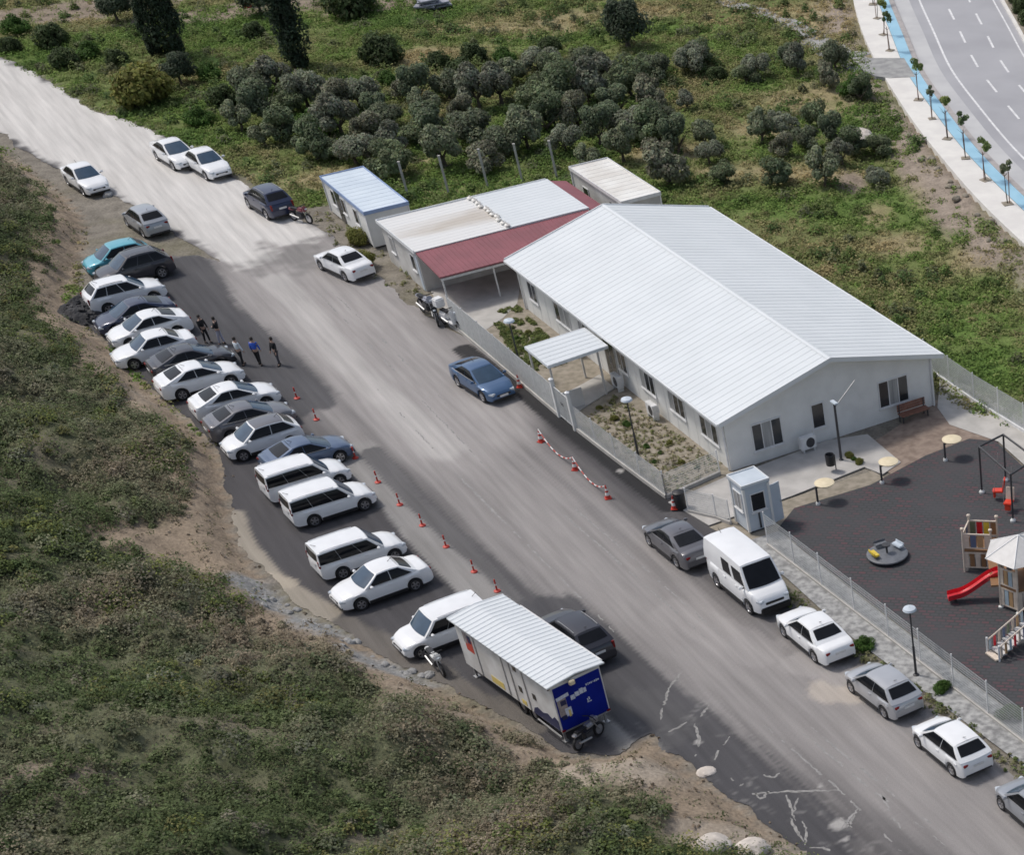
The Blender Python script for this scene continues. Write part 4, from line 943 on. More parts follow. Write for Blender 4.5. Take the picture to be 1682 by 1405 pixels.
def car_parts(kind):
    k = KIND[kind]; Ln, Wd, r = k['L'], k['W'], k['r']; hwid = Wd / 2; wx = (k['wx'] + k['wb'] / 2, k['wx'] - k['wb'] / 2); ra = r + .065
    xs_ = set(np.linspace(-Ln / 2, Ln / 2, 40).tolist())
    for w_ in wx: xs_ |= set((w_ + ra * np.cos(np.linspace(0, math.pi, 15))).tolist())
    for e in (.02, .06, .13, .22): xs_ |= {Ln / 2 - e, -Ln / 2 + e}
    xs_ = sorted(xs_)
    def hw(x):
        t = (x / (Ln / 2)); f = max(0, (t - .45) / .55); b_ = max(0, (-t - .55) / .45)
        return hwid * (1 - .27 * f ** 3.0 - .17 * b_ ** 3.2)
    V, fs = [], []
    for x in xs_:
        zt = interp(k['top'], x); e = max(0, abs(x) - (Ln / 2 - .2)) / .2
        zb = k['sill'] + .10 * e ** 2; w_ = hw(x)
        for c in wx:
            if abs(x - c) < ra: zb = max(zb, r + math.sqrt(max(0, ra * ra - (x - c) ** 2)))
        zb = min(zb, zt - .12); h = zt - zb
        for y, z in ((0, zb), (.80, zb), (.965, zb + .01), (1.0, zb + .40 * h), (.985, zb + .74 * h), (.935, zt - .035), (.86, zt - .004), (.45, zt + .018), (0, zt + .025)): V.append((x, y * w_, z))
    n = 9; ns = len(xs_)
    full = V + [(x, -y, z) for x, y, z in V]
    for i in range(ns - 1):
        for j in range(n - 1):
            a, b_, c, d = i * n + j, (i + 1) * n + j, (i + 1) * n + j + 1, i * n + j + 1
            fs.append((a, b_, c, d)); o_ = ns * n; fs.append((o_ + d, o_ + c, o_ + b_, o_ + a))
    o_ = ns * n
    for i, fl_ in ((0, 0), (ns - 1, 1)):
        ring = [i * n + j for j in range(n)] + [o_ + i * n + j for j in range(n - 2, 0, -1)]
        fs.append(tuple(ring[::-1] if not fl_ else ring))
    parts = {}
    body = MB(); body.add(full, fs, 'P')
    # greenhouse
    yr = hwid * k.get('yr', .70); yb = hwid * .925; zr = k['zr']; zbf = interp(k['top'], k['bf']) - .01; zbr = interp(k['top'], k['br']) - .01
    def Sd(u, v):
        xb = k['br'] + (k['bf'] - k['br']) * u; xt = k['rr'] + (k['rf'] - k['rr']) * u
        zb_ = interp(k['top'], xb) - .015; zt = zr - .055 + .05 * math.sin(math.pi * min(1, max(0, u * .9 + .05)))
        bul = .025 * math.sin(math.pi * v); y0 = yb - .07 * max(0, .25 - u) - .05 * max(0, u - .75)
        return Vector((xb + (xt - xb) * v, y0 + (yr - y0) * v + bul, zb_ + (zt - zb_) * v))
    def Roof(u, s):
        p = Sd(u, 1); return Vector((p.x + (.05 * (1 - (2 * s - 1) ** 2) if u > .99 else 0), p.y * (2 * s - 1), p.z + .05 * (1 - (2 * s - 1) ** 4)))
    def Wsc(s, v, front):
        p = Sd(1.0 if front else 0.0, v); q = 1 - (2 * s - 1) ** 2; dx = (.14 * (1 - v) + .05 * v) * q * (1 if front else -.55)
        return Vector((p.x + dx, p.y * (2 * s - 1), p.z + (.05 * v * (1 - (2 * s - 1) ** 4))))
    def grid(fn, nu, nv, u0=0, u1=1, v0=0, v1=1, off=0.0, flip=False, mir=False, mb=None, mat='P'):
        vs = []
        for i in range(nu + 1):
            for j in range(nv + 1):
                u, v = u0 + (u1 - u0) * i / nu, v0 + (v1 - v0) * j / nv; p = fn(u, v)
                if off:
                    h = 1e-3; du = fn(u + h, v) - fn(u - h, v); dv = fn(u, v + h) - fn(u, v - h); nr = du.cross(dv).normalized()
                    if flip: nr = -nr
                    p = p + nr * off
                if mir: p = Vector((p.x, -p.y, p.z))
                vs.append(p)
        f = [(i * (nv + 1) + j, (i + 1) * (nv + 1) + j, (i + 1) * (nv + 1) + j + 1, i * (nv + 1) + j + 1) for i in range(nu) for j in range(nv)]
        if flip != mir: f = [q[::-1] for q in f]
        mb.add(vs, f, mat)
    sideflip = True     # u to the front, v up: du x dv points to -y
    for mir in (False, True): grid(Sd, 10, 4, flip=sideflip, mir=mir, mb=body)
    grid(lambda u, s: Wsc(u, s, True), 8, 4, flip=False, mb=body); grid(lambda u, s: Wsc(u, s, False), 8, 4, flip=True, mb=body)
    parts['body'] = [body.mesh_('body', 48)]
    rm = MB(); grid(Roof, 8, 8, flip=False, mb=rm, off=.002); parts['roof_panel'] = [rm.mesh_('roof_panel', 35)]
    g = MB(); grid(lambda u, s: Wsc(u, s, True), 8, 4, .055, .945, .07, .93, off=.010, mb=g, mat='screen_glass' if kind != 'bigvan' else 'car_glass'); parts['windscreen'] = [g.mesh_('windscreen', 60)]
    rv = (.30, .90) if kind != 'bigvan' else (.30, .80)
    g = MB(); grid(lambda u, s: Wsc(u, s, False), 8, 4, .09, .91, *rv, off=.010, flip=True, mb=g, mat='car_glass'); parts['rear_window'] = [g.mesh_('rear_window', 60)]
    ws = []
    for a, b_ in k['win']:
        for mir in (False, True):
            g = MB(); grid(Sd, 5, 4, a, b_, (.07 if kind != 'bigvan' else .10), (.90 if kind not in ('bigvan',) else .70), off=.009, flip=sideflip, mir=mir, mb=g, mat='car_glass'); ws.append(g.mesh_('side_window', 60))
    parts['side_window'] = ws
    zf = interp(k['top'], Ln / 2 - .12); zre = interp(k['top'], -Ln / 2 + .06)
    hl, tl, mi = [], [], []
    tall = kind in ('minivan', 'bigvan', 'suv')
    for s in (1, -1):
        g = MB(); yw = hw(Ln / 2 - .14); g.box((Ln / 2 - .20, s * (yw - .17), zf - .06), (.32, .34, .13), 'clear_lens', rz=-s * .42, bev=.03); hl.append(g.mesh_('headlight', 40))
        yw = hw(-Ln / 2 + .05)
        if tall: g = MB(); g.box((-Ln / 2 + .055, s * (yw - .075), zre * .88 + (.12 if kind != 'suv' else .02)), (.10, .12, .36), 'red_lens', bev=.02)
        else: g = MB(); g.box((-Ln / 2 + .10, s * (yw - .17), zre - .09), (.18, .27, .12), 'red_lens', rz=s * .3, bev=.02)
        tl.append(g.mesh_('tail_light', 40))
        g = MB(); zm = zbf + .10; g.box((k['bf'] - .32, s * (hwid + .09), zm), (.13, .20, .13), 'P', bev=.035); g.box((k['bf'] - .30, s * (hwid - .03), zm - .04), (.06, .12, .04), 'black_plastic'); mi.append(g.mesh_('side_mirror', 40))
    parts['headlight'] = hl; parts['tail_light'] = tl; parts['side_mirror'] = mi
    g = MB(); g.box((Ln / 2 - .012, 0, zf - .16), (.05, hwid * .95, .11), 'black_plastic', bev=.02); parts['grille'] = [g.mesh_('grille', 40)]
    g = MB(); g.box((Ln / 2 - .08, 0, .33 if kind != 'bigvan' else .42), (.2 if kind != 'bigvan' else .28, hwid * 1.5, .14 if kind != 'bigvan' else .30), 'black_plastic', bev=.04); fbp = g.mesh_('bumper_trim', 40)
    g = MB(); g.box((-Ln / 2 + .08, 0, .35), (.2, hwid * 1.56, .14), 'black_plastic', bev=.04); parts['bumper_trim'] = [fbp, g.mesh_('bumper_trim', 40)]
    g = MB(); g.box((Ln / 2 + .016, 0, .47), (.02, .50, .11), 'plate'); pf = g.mesh_('licence_plate')
    g = MB(); g.box((-Ln / 2 - .012, 0, .72 if not tall else .80), (.02, .50, .11), 'plate'); parts['licence_plate'] = [pf, g.mesh_('licence_plate')]
    sl_ = []
    for s in (1, -1):
        g = MB(); g.box((k['wx'], s * (hwid - .015), k['sill'] + .07), (k['wb'] - 2 * ra - .02, .06, .15), 'black_plastic', bev=.015)
        sl_.append(g.mesh_('sill_trim', 40))
    parts['sill_trim'] = sl_
    dh = []
    for s in (1, -1):
        g = MB()
        for a, b_ in k['win'][-2:]:
            x = k['br'] + (k['bf'] - k['br']) * a + .12; g.box((x, s * (hwid - .005), interp(k['top'], x) - .14), (.18, .035, .035), 'P')
        dh.append(g.mesh_('door_handle'))
    parts['door_handle'] = dh
    if kind in ('suv', 'minivan'):
        rr_ = []
        for s in (1, -1):
            g = MB(); g.path([tuple(Vector((x_, s * (yr - .05), zr + .035 - .03 * (i_ in (0, 4))))) for i_, x_ in enumerate(np.linspace(k['rr'] + .15, k['rf'] - .2, 5))], .018, 'steel' if kind == 'suv' else 'P', 6); rr_.append(g.mesh_('roof_rail', 50))
        parts['roof_rail'] = rr_
    g = MB(); g.tube((k['rr'] + .25, 0, zr + .02), (k['rr'] + .02, 0, zr + .16), .012, 'black_plastic', n=5); parts['aerial'] = [g.mesh_('aerial')]
    if kind in ('fastback', 'saloon', 'hatch'):
        cl = []
        for s in (1, -1):
            g = MB(); g.path([(k['br'] + (k['bf'] - k['br']) * u, s * (yb + .012 - .07 * max(0, .25 - u) - .05 * max(0, u - .75)), interp(k['top'], k['br'] + (k['bf'] - k['br']) * u) + .012) for u in np.linspace(.12, .95, 8)], .012, 'steel', 5); cl.append(g.mesh_('belt_trim', 50))
        parts['belt_trim'] = cl
    # wheels
    ty = MB(); wd_ = .20
    ty.lathe([(r * .66, -wd_ / 2), (r * .92, -wd_ / 2), (r, -wd_ * .36), (r, wd_ * .36), (r * .92, wd_ / 2), (r * .66, wd_ / 2)], 'tyre', 24, axis='Y'); tyre = ty.mesh_('tyre', 45)
    ri = MB()
    for s in (1, -1):
        ri.lathe([(r * .66, 0), (r * .66, s * .096), (r * .60, s * .096), (r * .56, s * .06)] if s > 0 else [(r * .56, s * .06), (r * .60, s * .096), (r * .66, s * .096), (r * .66, 0)], 'alloy', 20, axis='Y')
        for q in range(5):
            a = 2 * math.pi * q / 5; ri.box((r * .30 * math.cos(a), s * .075, r * .30 * math.sin(a)), (r * .58, .03, .075), 'alloy', rot=Matrix.Rotation(-a, 3, 'Y'))
        ri.lathe([(.0, s * .085), (.055, s * .085), (.06, s * .06)] if s < 0 else [(.06, s * .06), (.055, s * .085), (0, s * .085)], 'alloy', 10, axis='Y')
    ri.lathe([(0, -.035), (r * .62, -.035), (r * .62, .035), (0, .035)], 'black_plastic', 18, axis='Y')
    rim = ri.mesh_('rim', 40)
    parts['_wheel'] = (tyre, rim, [(w_, s * (hwid - .125), r) for w_ in wx for s in (1, -1)])
    return parts
def mesh_(s, name, smooth=None):
    """mesh whose slot names may be the paint placeholder 'P' or a key of M"""
    s.mats_keys = list(s.mats); keys = s.mats; s.mats = [M[k] if k != 'P' else PAINT['white'] for k in keys]
    me = s.mesh(name, smooth); me['paint'] = [int(k == 'P') for k in keys]; s.mats = keys
    return me
MB.mesh_ = mesh_
CP = {}
def car(kind, color, u, v, face, label, dev=0.0, zref=.7, cat=None, group=None, roofc=None, name=None, z=.035, tilt=0.0):
    if kind not in CP: CP[kind] = car_parts(kind)
    base = P(u, v, zref); dirs = {'+a': ROT, '-a': ROT + math.pi, '+b': ROT + math.pi / 2, '-b': ROT - math.pi / 2}
    ang = (dirs[face] if isinstance(face, str) else face) + dev
    t_ = thing(name or {'saloon': 'saloon_car', 'fastback': 'saloon_car', 'hatch': 'hatchback_car', 'suv': 'suv_car', 'minivan': 'minivan', 'bigvan': 'panel_van'}[kind], label, cat or {'minivan': 'van', 'bigvan': 'van'}.get(kind, 'car'), (base.x, base.y, z), ang, group)
    t_.scale = (1, 1, .92 if kind != 'bigvan' else 1)
    for nm, ms in CP[kind].items():
        if nm == '_wheel': continue
        for me in ms:
            o = link(nm, me, t_)
            for i, p in enumerate(me['paint']):
                if p: o.material_slots[i].link = 'OBJECT'; o.material_slots[i].material = PAINT[(roofc or color) if nm == 'roof_panel' else color]
    ty, ri, pos = CP[kind]['_wheel']
    for p in pos:
        w_ = thing_part('wheel', t_, p); link('tyre', ty, w_); link('rim', ri, w_)
    return t_
def thing_part(name, parent, loc):
    o = bpy.data.objects.new(name, None); COL.objects.link(o); o.parent = parent; o.location = loc; o.empty_display_size = .1; return o
GL, GR, GF = 'cars parked along the bank', 'cars parked beside the playground', 'cars on the pale upper road'
fh = heading(300, 300, 100, 62)
car('fastback', 'white', 286, 249, fh, 'white car parked behind another on the far verge of the pale road', group=GF)
car('saloon', 'white', 339, 265, fh, 'white saloon in front of another white car on the far verge', group=GF)
car('saloon', 'white', 139, 290, fh, 'white car alone on the left edge of the pale road', group=GF)
car('hatch', 'palegrey', 238, 358, fh + math.pi, 'silver hatchback on the dirt edge above the parked row', group=GF)
car('suv', 'navy', 440, 328, fh + math.pi, 'dark navy car beside a red motorbike on the far verge', group=GF)
car('saloon', 'white', 563, 428, fh + math.pi + .1, 'white saloon beside the office container, tail to the road', group=GF)
car('hatch', 'teal', 192, 421, '-b', 'turquoise hatchback at the top of the parked row', group=GL, dev=.02)
car('suv', 'darkgrey', 219, 440, '-b', 'dark grey car between the turquoise hatchback and a white off-roader', group=GL, dev=.05)
car('suv', 'white', 204, 481, '+b', 'white off-roader with tinted windows next to the black rubble heap', group=GL, dev=.03)
car('fastback', 'navy', 221, 515, '-b', 'navy saloon mostly hidden below the white off-roader', group=GL)
car('fastback', 'white', 243, 536, '-b', 'white saloon with a blue windscreen below the navy saloon', group=GL, dev=.02)
car('saloon', 'white', 251, 569, '-b', 'white saloon with turquoise stripes nearest the standing people', group=GL, dev=-.02)
car('fastback', 'darkgrey', 312, 590, '+b', 'dark grey saloon with a red tail lamp squeezed between white cars', group=GL)
car('fastback', 'white', 326, 618, '+b', 'white saloon with a sunroof beside the man in blue', group=GL, dev=.02)
car('fastback', 'white', 384, 653, '+b', 'white saloon between the sunroof car and a grey saloon', group=GL)
car('fastback', 'grey', 408, 685, '+b', 'mid grey saloon with a red tail lamp in the parked row', group=GL)
car('hatch', 'white', 428, 716, '-b', 'white hatchback with a dark roof facing the bank', group=GL, roofc='grey', dev=.02)
car('fastback', 'steelblue', 502, 743, '+b', 'blue-grey saloon just above the white vans', group=GL, dev=.04)
car('minivan', 'white', 500, 782, '+b', 'white van with black windows, upper one of the close pair', group=GL, dev=.03)
car('minivan', 'white', 540, 821, '+b', 'white van with black windows, lower one of the close pair', group=GL, dev=.03)
car('minivan', 'white', 587, 905, '+b', 'white van with black windows beside the white saloon, apart from the pair', group=GL, dev=.04)
car('saloon', 'white', 623, 953, '-b', 'white saloon with a clear side view beside the last white van', group=GL, dev=.06)
car('minivan', 'white', 724, 1030, '-b', 'white van half hidden behind the info trailer', group=GL, dev=.05, roofc='white')
car('suv', 'darkgrey', 944, 1042, '-a', 'dark grey off-roader behind the white-roofed trailer', dev=.10, group=GL)
car('fastback', 'blue', 791, 620, '+a', 'blue saloon standing in the road near the fence', dev=.12)
car('fastback', 'grey', 1112, 885, '-a', 'grey saloon in front of the white high-roof van', group=GR, dev=.04)
car('bigvan', 'white', 1228, 944, '+a', 'white high-roof van parked between the grey saloon and a white saloon', zref=1.0, group=GR, dev=.02)
car('saloon', 'white', 1337, 1036, '-a', 'white saloon parked behind the high-roof van', group=GR, dev=.02)
car('hatch', 'silver', 1450, 1127, '-a', 'silver hatchback with a dark rear window by the post lamp', group=GR, dev=.05)
car('hatch', 'white', 1562, 1219, '-a', 'white hatchback parked behind the silver hatchback', group=GR, dev=.02)
car('hatch', 'palegrey', 1702, 1322, '-a', 'pale silver car cut off by the right edge of the photo', group=GR)

# ------------------------------------------------------------------ motorbikes and scooters
def motorbike(u, v, ang, label, bodym, seatm='black_plastic', scooter=False, box=None, sc_=1.0):
    b_ = P(u, v, .4); c = thing('scooter' if scooter else 'motorbike', label, 'scooter' if scooter else 'motorbike', (b_.x, b_.y, .035), ang); c.scale = (sc_, sc_, sc_)
    r = .24 if scooter else .30; wb = .64
    for x in (-wb, wb):
        w_ = thing_part('wheel', c, (x, 0, r))
        mb = MB(); mb.lathe([(r * .7, -.05), (r * .93, -.055), (r, -.02), (r, .02), (r * .93, .055), (r * .7, .05)], M['tyre'], 20, axis='Y'); mb.build('tyre', w_, 40)
        mb = MB(); mb.lathe([(0, -.03), (r * .7, -.03), (r * .7, .03), (0, .03)], M['alloy'], 16, axis='Y'); mb.build('rim', w_)
    mb = MB(); mb.path([(wb, .06, r), (.42, .06, .72), (.36, .04, .98)], .025, M['steel']); mb.path([(wb, -.06, r), (.42, -.06, .72), (.36, -.04, .98)], .025, M['steel']); mb.build('fork', c)
    mb = MB()
    if scooter:
        mb.box((.44, 0, .62), (.12, .42, .62), M[bodym], rot=Matrix.Rotation(-.25, 3, 'Y'), bev=.04); mb.box((.1, 0, .30), (.55, .34, .10), M[bodym], bev=.03); mb.box((-.42, 0, .50), (.62, .36, .36), M[bodym], bev=.08)
    else:
        mb.box((-.0, 0, .42), (.5, .28, .32), M['dark_steel'], bev=.05); mb.box((.14, 0, .76), (.48, .30, .22), M[bodym], bev=.08); mb.box((-.60, 0, .72), (.42, .22, .12), M[bodym], bev=.04); mb.box((.52, 0, .86), (.2, .32, .3), M[bodym], rot=Matrix.Rotation(-.3, 3, 'Y'), bev=.06)
    mb.build('fairing', c, 40)
    mb = MB(); mb.box((-.33, 0, .78 if not scooter else .72), (.62, .27, .09), M[seatm], bev=.04); mb.build('seat', c, 40)
    mb = MB(); mb.path([(.28, .36, 1.0), (.36, .14, 1.03), (.36, -.14, 1.03), (.28, -.36, 1.0)], .02, M['black_plastic']); mb.build('handlebar', c)
    mb = MB(); mb.lathe([(0, .0), (.08, 0), (.09, -.06), (.0, -.1)], M['clear_lens'], 12, (.62, 0, .9)); mb.build('headlight', c, 40)
    mb = MB(); mb.tube((.0, -.17, .3), (-.68, -.19, .42), .05, M['steel']); mb.build('exhaust', c)
    if box: mb = MB(); mb.box((-.72, 0, 1.0), (.42, .46, .40), M[box], bev=.05); mb.build('top_box', c, 40)
    return c
motorbike(716, 1089, ROT + .0, 'black and silver motorbike beside the white van and the trailer', 'galv')
motorbike(966, 1208, heading(966, 1208, 60, -45), 'silver and black motorbike parked behind the blue end of the trailer', 'alloy')
motorbike(494, 355, heading(494, 355, 40, 8), 'black motorbike with a dull red tank on the far verge', 'roof_red')
motorbike(703, 508, ROT + .1, 'grey motorbike parked tight against the fence end', 'tarp_grey', sc_=1.25)
motorbike(716, 518, ROT - .3, 'black motorbike between the grey bike and the white scooter', 'black_plastic')
motorbike(741, 528, ROT + .2, 'white scooter with a tall white top box at the fence end', 'frame_white', scooter=True, box='frame_white', sc_=1.2)

# ------------------------------------------------------------------ information trailer
TA = math.radians(-46.3); tc_ = Vector((-23.62, 66.35, .035)); tr = thing('info_trailer', 'white trailer with ribbed white roof and a deep blue printed end', 'trailer', tc_, TA)
LT, WT = 7.5, 2.36
mb = MB(); mb.prism([(-LT / 2, -WT / 2), (LT / 2, -WT / 2), (LT / 2, WT / 2), (-LT / 2, WT / 2)], .62, 2.72, M['truck_white'])
mb.build('body', tr)
ribbed_roof('roof', tr, -LT / 2 - .12, LT / 2 + .12, [(-WT / 2 - .2, 2.80), (0, 2.92), (WT / 2 + .2, 2.80)], M['roof_white'], .30, .05, .022)
mb = MB(); mb.box((0, -WT / 2 - .12, 2.70), (LT + .1, .05, .10), M['dark_steel']); mb.build('roof_edge', tr)
mb = MB()
mb.box((LT / 2 + .012, 0, 1.62), (.02, WT - .12, 1.96), M['truck_blue']); e_ = mb.build('end_panel', tr); e_['label'] = 'deep blue printed end with white lettering and a portrait'
ex = LT / 2 + .03
pr_ = MB()
# portrait on the viewer's left of the panel: cap, face, collar
pr_.box((ex, -.86, 1.66), (.012, .42, .74), M['print_skin']); pr_.box((ex + .004, -.78, 2.12), (.012, .60, .15), M['print_white'], rot=Matrix.Rotation(.1, 3, 'X'))
pr_.box((ex + .006, -.80, 1.86), (.012, .26, .22), M['truck_navy']); pr_.box((ex + .008, -.66, 1.40), (.012, .30, .36), M['print_white']); pr_.box((ex + .012, -.62, 1.32), (.012, .1, .3), M['print_yellow'])
pr_.box((ex + .010, -.90, 1.22), (.012, .24, .18), M['truck_navy']); pr_.build('portrait_print', e_)
tx = MB()
for y0_, y1_, z, hgt in ((-.42, -.22, 1.92, .2), (-.20, .0, 1.98, .2), (.02, .2, 2.02, .24), (.22, .34, 2.0, .2)): tx.box((ex, (y0_ + y1_) / 2, z), (.012, y1_ - y0_, hgt), M['print_white'])
for i, (wd, hg) in enumerate(((.06, .08), (.03, .1), (.07, .06), (.05, .08), (.03, .05), (.06, .08), (.05, .1), (.07, .06))): tx.box((ex, .40 + i * .082, 2.18), (.012, wd, hg), M['print_white'])
for y_, z, wd, hg in ((.30, 1.50, .05, .16), (.38, 1.55, .05, .12), (.34, 1.42, .16, .04), (.44, 1.42, .04, .05), (.36, 1.60, .04, .05)): tx.box((ex, y_, z), (.012, wd, hg), M['print_white'])
tx.build('lettering', e_)
fm = lambda s, z, o_: (s, -WT / 2 - o_, z)
for s in (-2.35, -.15, .45, 1.45):
    mb = MB(); quad_box(mb, fm, s, s + .06, .66, 2.60, .002, .03, M['steel']); mb.build('side_rib', tr)
for s, z in ((.78, 2.25), (.86, 1.30), (1.95, 1.42)):
    mb = MB(); quad_box(mb, fm, s, s + .24, z, z + .26, .002, .02, M['dark_glass']); mb.build('vent', tr)
for a_y, b_y, c_y in ((-1.55, -.55, 1.02), (.82, 1.18, .92)):
    mb = MB(); quad_box(mb, fm, a_y, b_y, .70, c_y, .002, .012, M['print_yellow']); mb.build('yellow_print', tr)
mb = MB(); quad_box(mb, fm, -3.15, -2.55, 1.55, 2.15, .002, .010, M['print_red']); quad_box(mb, fm, -3.2, -2.9, 1.9, 2.4, .011, .016, M['print_skin']); quad_box(mb, fm, -2.85, -2.6, 2.0, 2.35, .011, .016, M['truck_navy']); mb.build('red_print', tr)
mb = MB(); pts = [(1.65, .64), (3.7, .64), (3.7, 1.12), (3.45, 1.22), (3.2, 1.02), (2.9, 1.14), (2.5, 1.0), (2.1, 1.08), (1.8, .92)]
mb.add([(s, -WT / 2 - .012, z) for s, z in pts] + [(s, -WT / 2 - .002, z) for s, z in pts], [tuple(range(9))] + [(i, i + 9, (i + 1) % 9 + 9, (i + 1) % 9) for i in range(9)], M['truck_navy']); mb.build('navy_print', tr)
mb = MB(); mb.box((0, 0, .54), (LT - .2, 1.9, .15), M['dark_steel']); mb.path([(2.0, -1.25, .5), (3.75, -1.25, .42)], .04, M['steel']); mb.build('chassis', tr)
for x in (-.45, .45):
    for y in (-1.0, 1.0):
        w_ = thing_part('wheel', tr, (x + .9, y, .36))
        mb = MB(); mb.lathe([(.22, -.11), (.34, -.11), (.36, -.07), (.36, .07), (.34, .11), (.22, .11)], M['tyre'], 22, axis='Y'); mb.build('tyre', w_, 40)
        mb = MB(); mb.lathe([(0, -.06), (.22, -.06), (.22, .06), (0, .06)], M['alloy'], 16, axis='Y'); mb.build('rim', w_)
for x in (-3.5, 3.5):
    for y in (-1.0, 1.0):
        mb = MB(); mb.box((x, y, .24), (.09, .09, .47), M['steel']); mb.box((x, y, .02), (.25, .25, .03), M['steel']); mb.build('support_leg', tr)
mb = MB(); mb.tube((-LT / 2, .4, .5), (-LT / 2 - 1.3, 0, .45), .05, M['dark_steel']); mb.tube((-LT / 2, -.4, .5), (-LT / 2 - 1.3, 0, .45), .05, M['dark_steel']); mb.build('drawbar', tr)
mb = MB(); mb.box((LT / 2 + .2, -.28, 2.66), (.16, .26, .2), M['cream_top'], bev=.03); mb.box((LT / 2 + .06, -.28, 2.66), (.14, .05, .05), M['dark_steel']); mb.build('floodlight', tr)
mb = MB(); mb.box((LT / 2 + .02, 0, .60), (.04, WT, .05), M['steel']); mb.box((LT / 2 + .03, 1.1, .66), (.04, .16, .08), M['red_lens']); mb.box((LT / 2 + .03, -1.1, .66), (.04, .16, .08), M['red_lens']); mb.build('tail_bar', tr)
aw = MB(); aw.box((.3, WT / 2 + .30, 2.60), (6.2, .2, .14), M['frame_white'], bev=.04); aw.build('awning_roll', tr, 40)

# ------------------------------------------------------------------ traffic cones and chain
def cone_proto():
    c = thing('traffic_cone', 'red cone', 'cone'); mb = MB(); mb.box((0, 0, .02), (.38, .38, .04), M['cone_red'], bev=.012); mb.build('base', c)
    mb = MB(); mb.lathe([(.155, .04), (.125, .20)], M['cone_red'], 14); mb.lathe([(.125, .20), (.095, .36)], M['cone_white'], 14); mb.lathe([(.095, .36), (.075, .46)], M['cone_red'], 14); mb.lathe([(.075, .46), (.055, .56)], M['cone_white'], 14)
    mb.lathe([(.055, .56), (.03, .72), (0, .73)], M['cone_red'], 14); mb.build('cone', c, 40); return c
def post_proto():
    c = thing('traffic_delineator', 'red post', 'cone'); mb = MB(); mb.lathe([(.20, 0), (.20, .05), (.10, .10), (0, .1)], M['cone_red'], 14); mb.build('base', c, 40)
    mb = MB(); mb.lathe([(.055, .08), (.05, .38)], M['cone_red'], 12); mb.lathe([(.05, .38), (.05, .48)], M['cone_white'], 12); mb.lathe([(.05, .48), (.048, .74), (0, .77)], M['cone_red'], 12); mb.build('post', c, 40); return c
PC, PP = cone_proto(), post_proto(); GC = 'cones along the edge of the parking lot'
left = [(488, 655, 'topmost red cone, by the hood of the white saloon'), (520, 690, 'red cone beside the grey saloon'), (584, 753, 'red cone just right of the blue-grey saloon'), (621, 793, 'red cone beside the hood of the upper white van'),
        (657, 830, 'red cone beside the hood of the lower white van'), (694, 864, 'red cone on the lot edge opposite the gap between the vans'), (733, 899, 'red cone opposite the third white van'), (779, 940, 'large red cone near the white saloon with the clear side view'), (817, 972, 'red cone against the trailer roof')]
for i, (u, v, lb) in enumerate(left):
    c = PP if i == 0 else copy_tree(PP); c.scale = (.8, .8, .8); c.location = P(u, v, .03); c.rotation_euler.z = random.uniform(0, 6); tag(c, lb, 'cone', GC)
right = [(854, 636, 'red cone at the foot of the fence beside the blue saloon'), (889, 726, 'tall red and white cone alone in the road right of the gate'), (945, 772, 'red and white cone in the middle of the plastic chain'), (999, 819, 'red and white cone at the lower end of the plastic chain')]
for i, (u, v, lb) in enumerate(right):
    c = PC if i == 0 else copy_tree(PC); c.scale = (.9, .9, .9); c.location = P(u, v, .03); c.rotation_euler.z = random.uniform(0, 6); tag(c, lb, 'cone', 'cones along the garden fence')
c = copy_tree(PC); c.location = P(1108, 836, .09); tag(c, 'red cone next to the black drum at the garden gate', 'cone', 'cones along the garden fence')
for (a, b_), lb in zip((((889, 726), (945, 772)), ((945, 772), (999, 819))), ('red and white plastic chain sagging between the upper two cones', 'red and white plastic chain sagging to the lowest cone')):
    p, q = P(*a, .03), P(*b_, .03); mb = MB(); n = 40
    pts = [p.lerp(q, i / n) + Vector((0, 0, .66 - 2.3 * (i / n) * (1 - i / n))) for i in range(n + 1)]
    for x in pts: x.z = max(x.z, .06)
    for i in range(n): mb.tube(pts[i] - p, pts[i + 1] - p, .03, M['cone_red'] if (i // 3) % 2 else M['cone_white'], n=5)
    tag(mb.build('barrier_chain', loc=p), lb, 'chain')

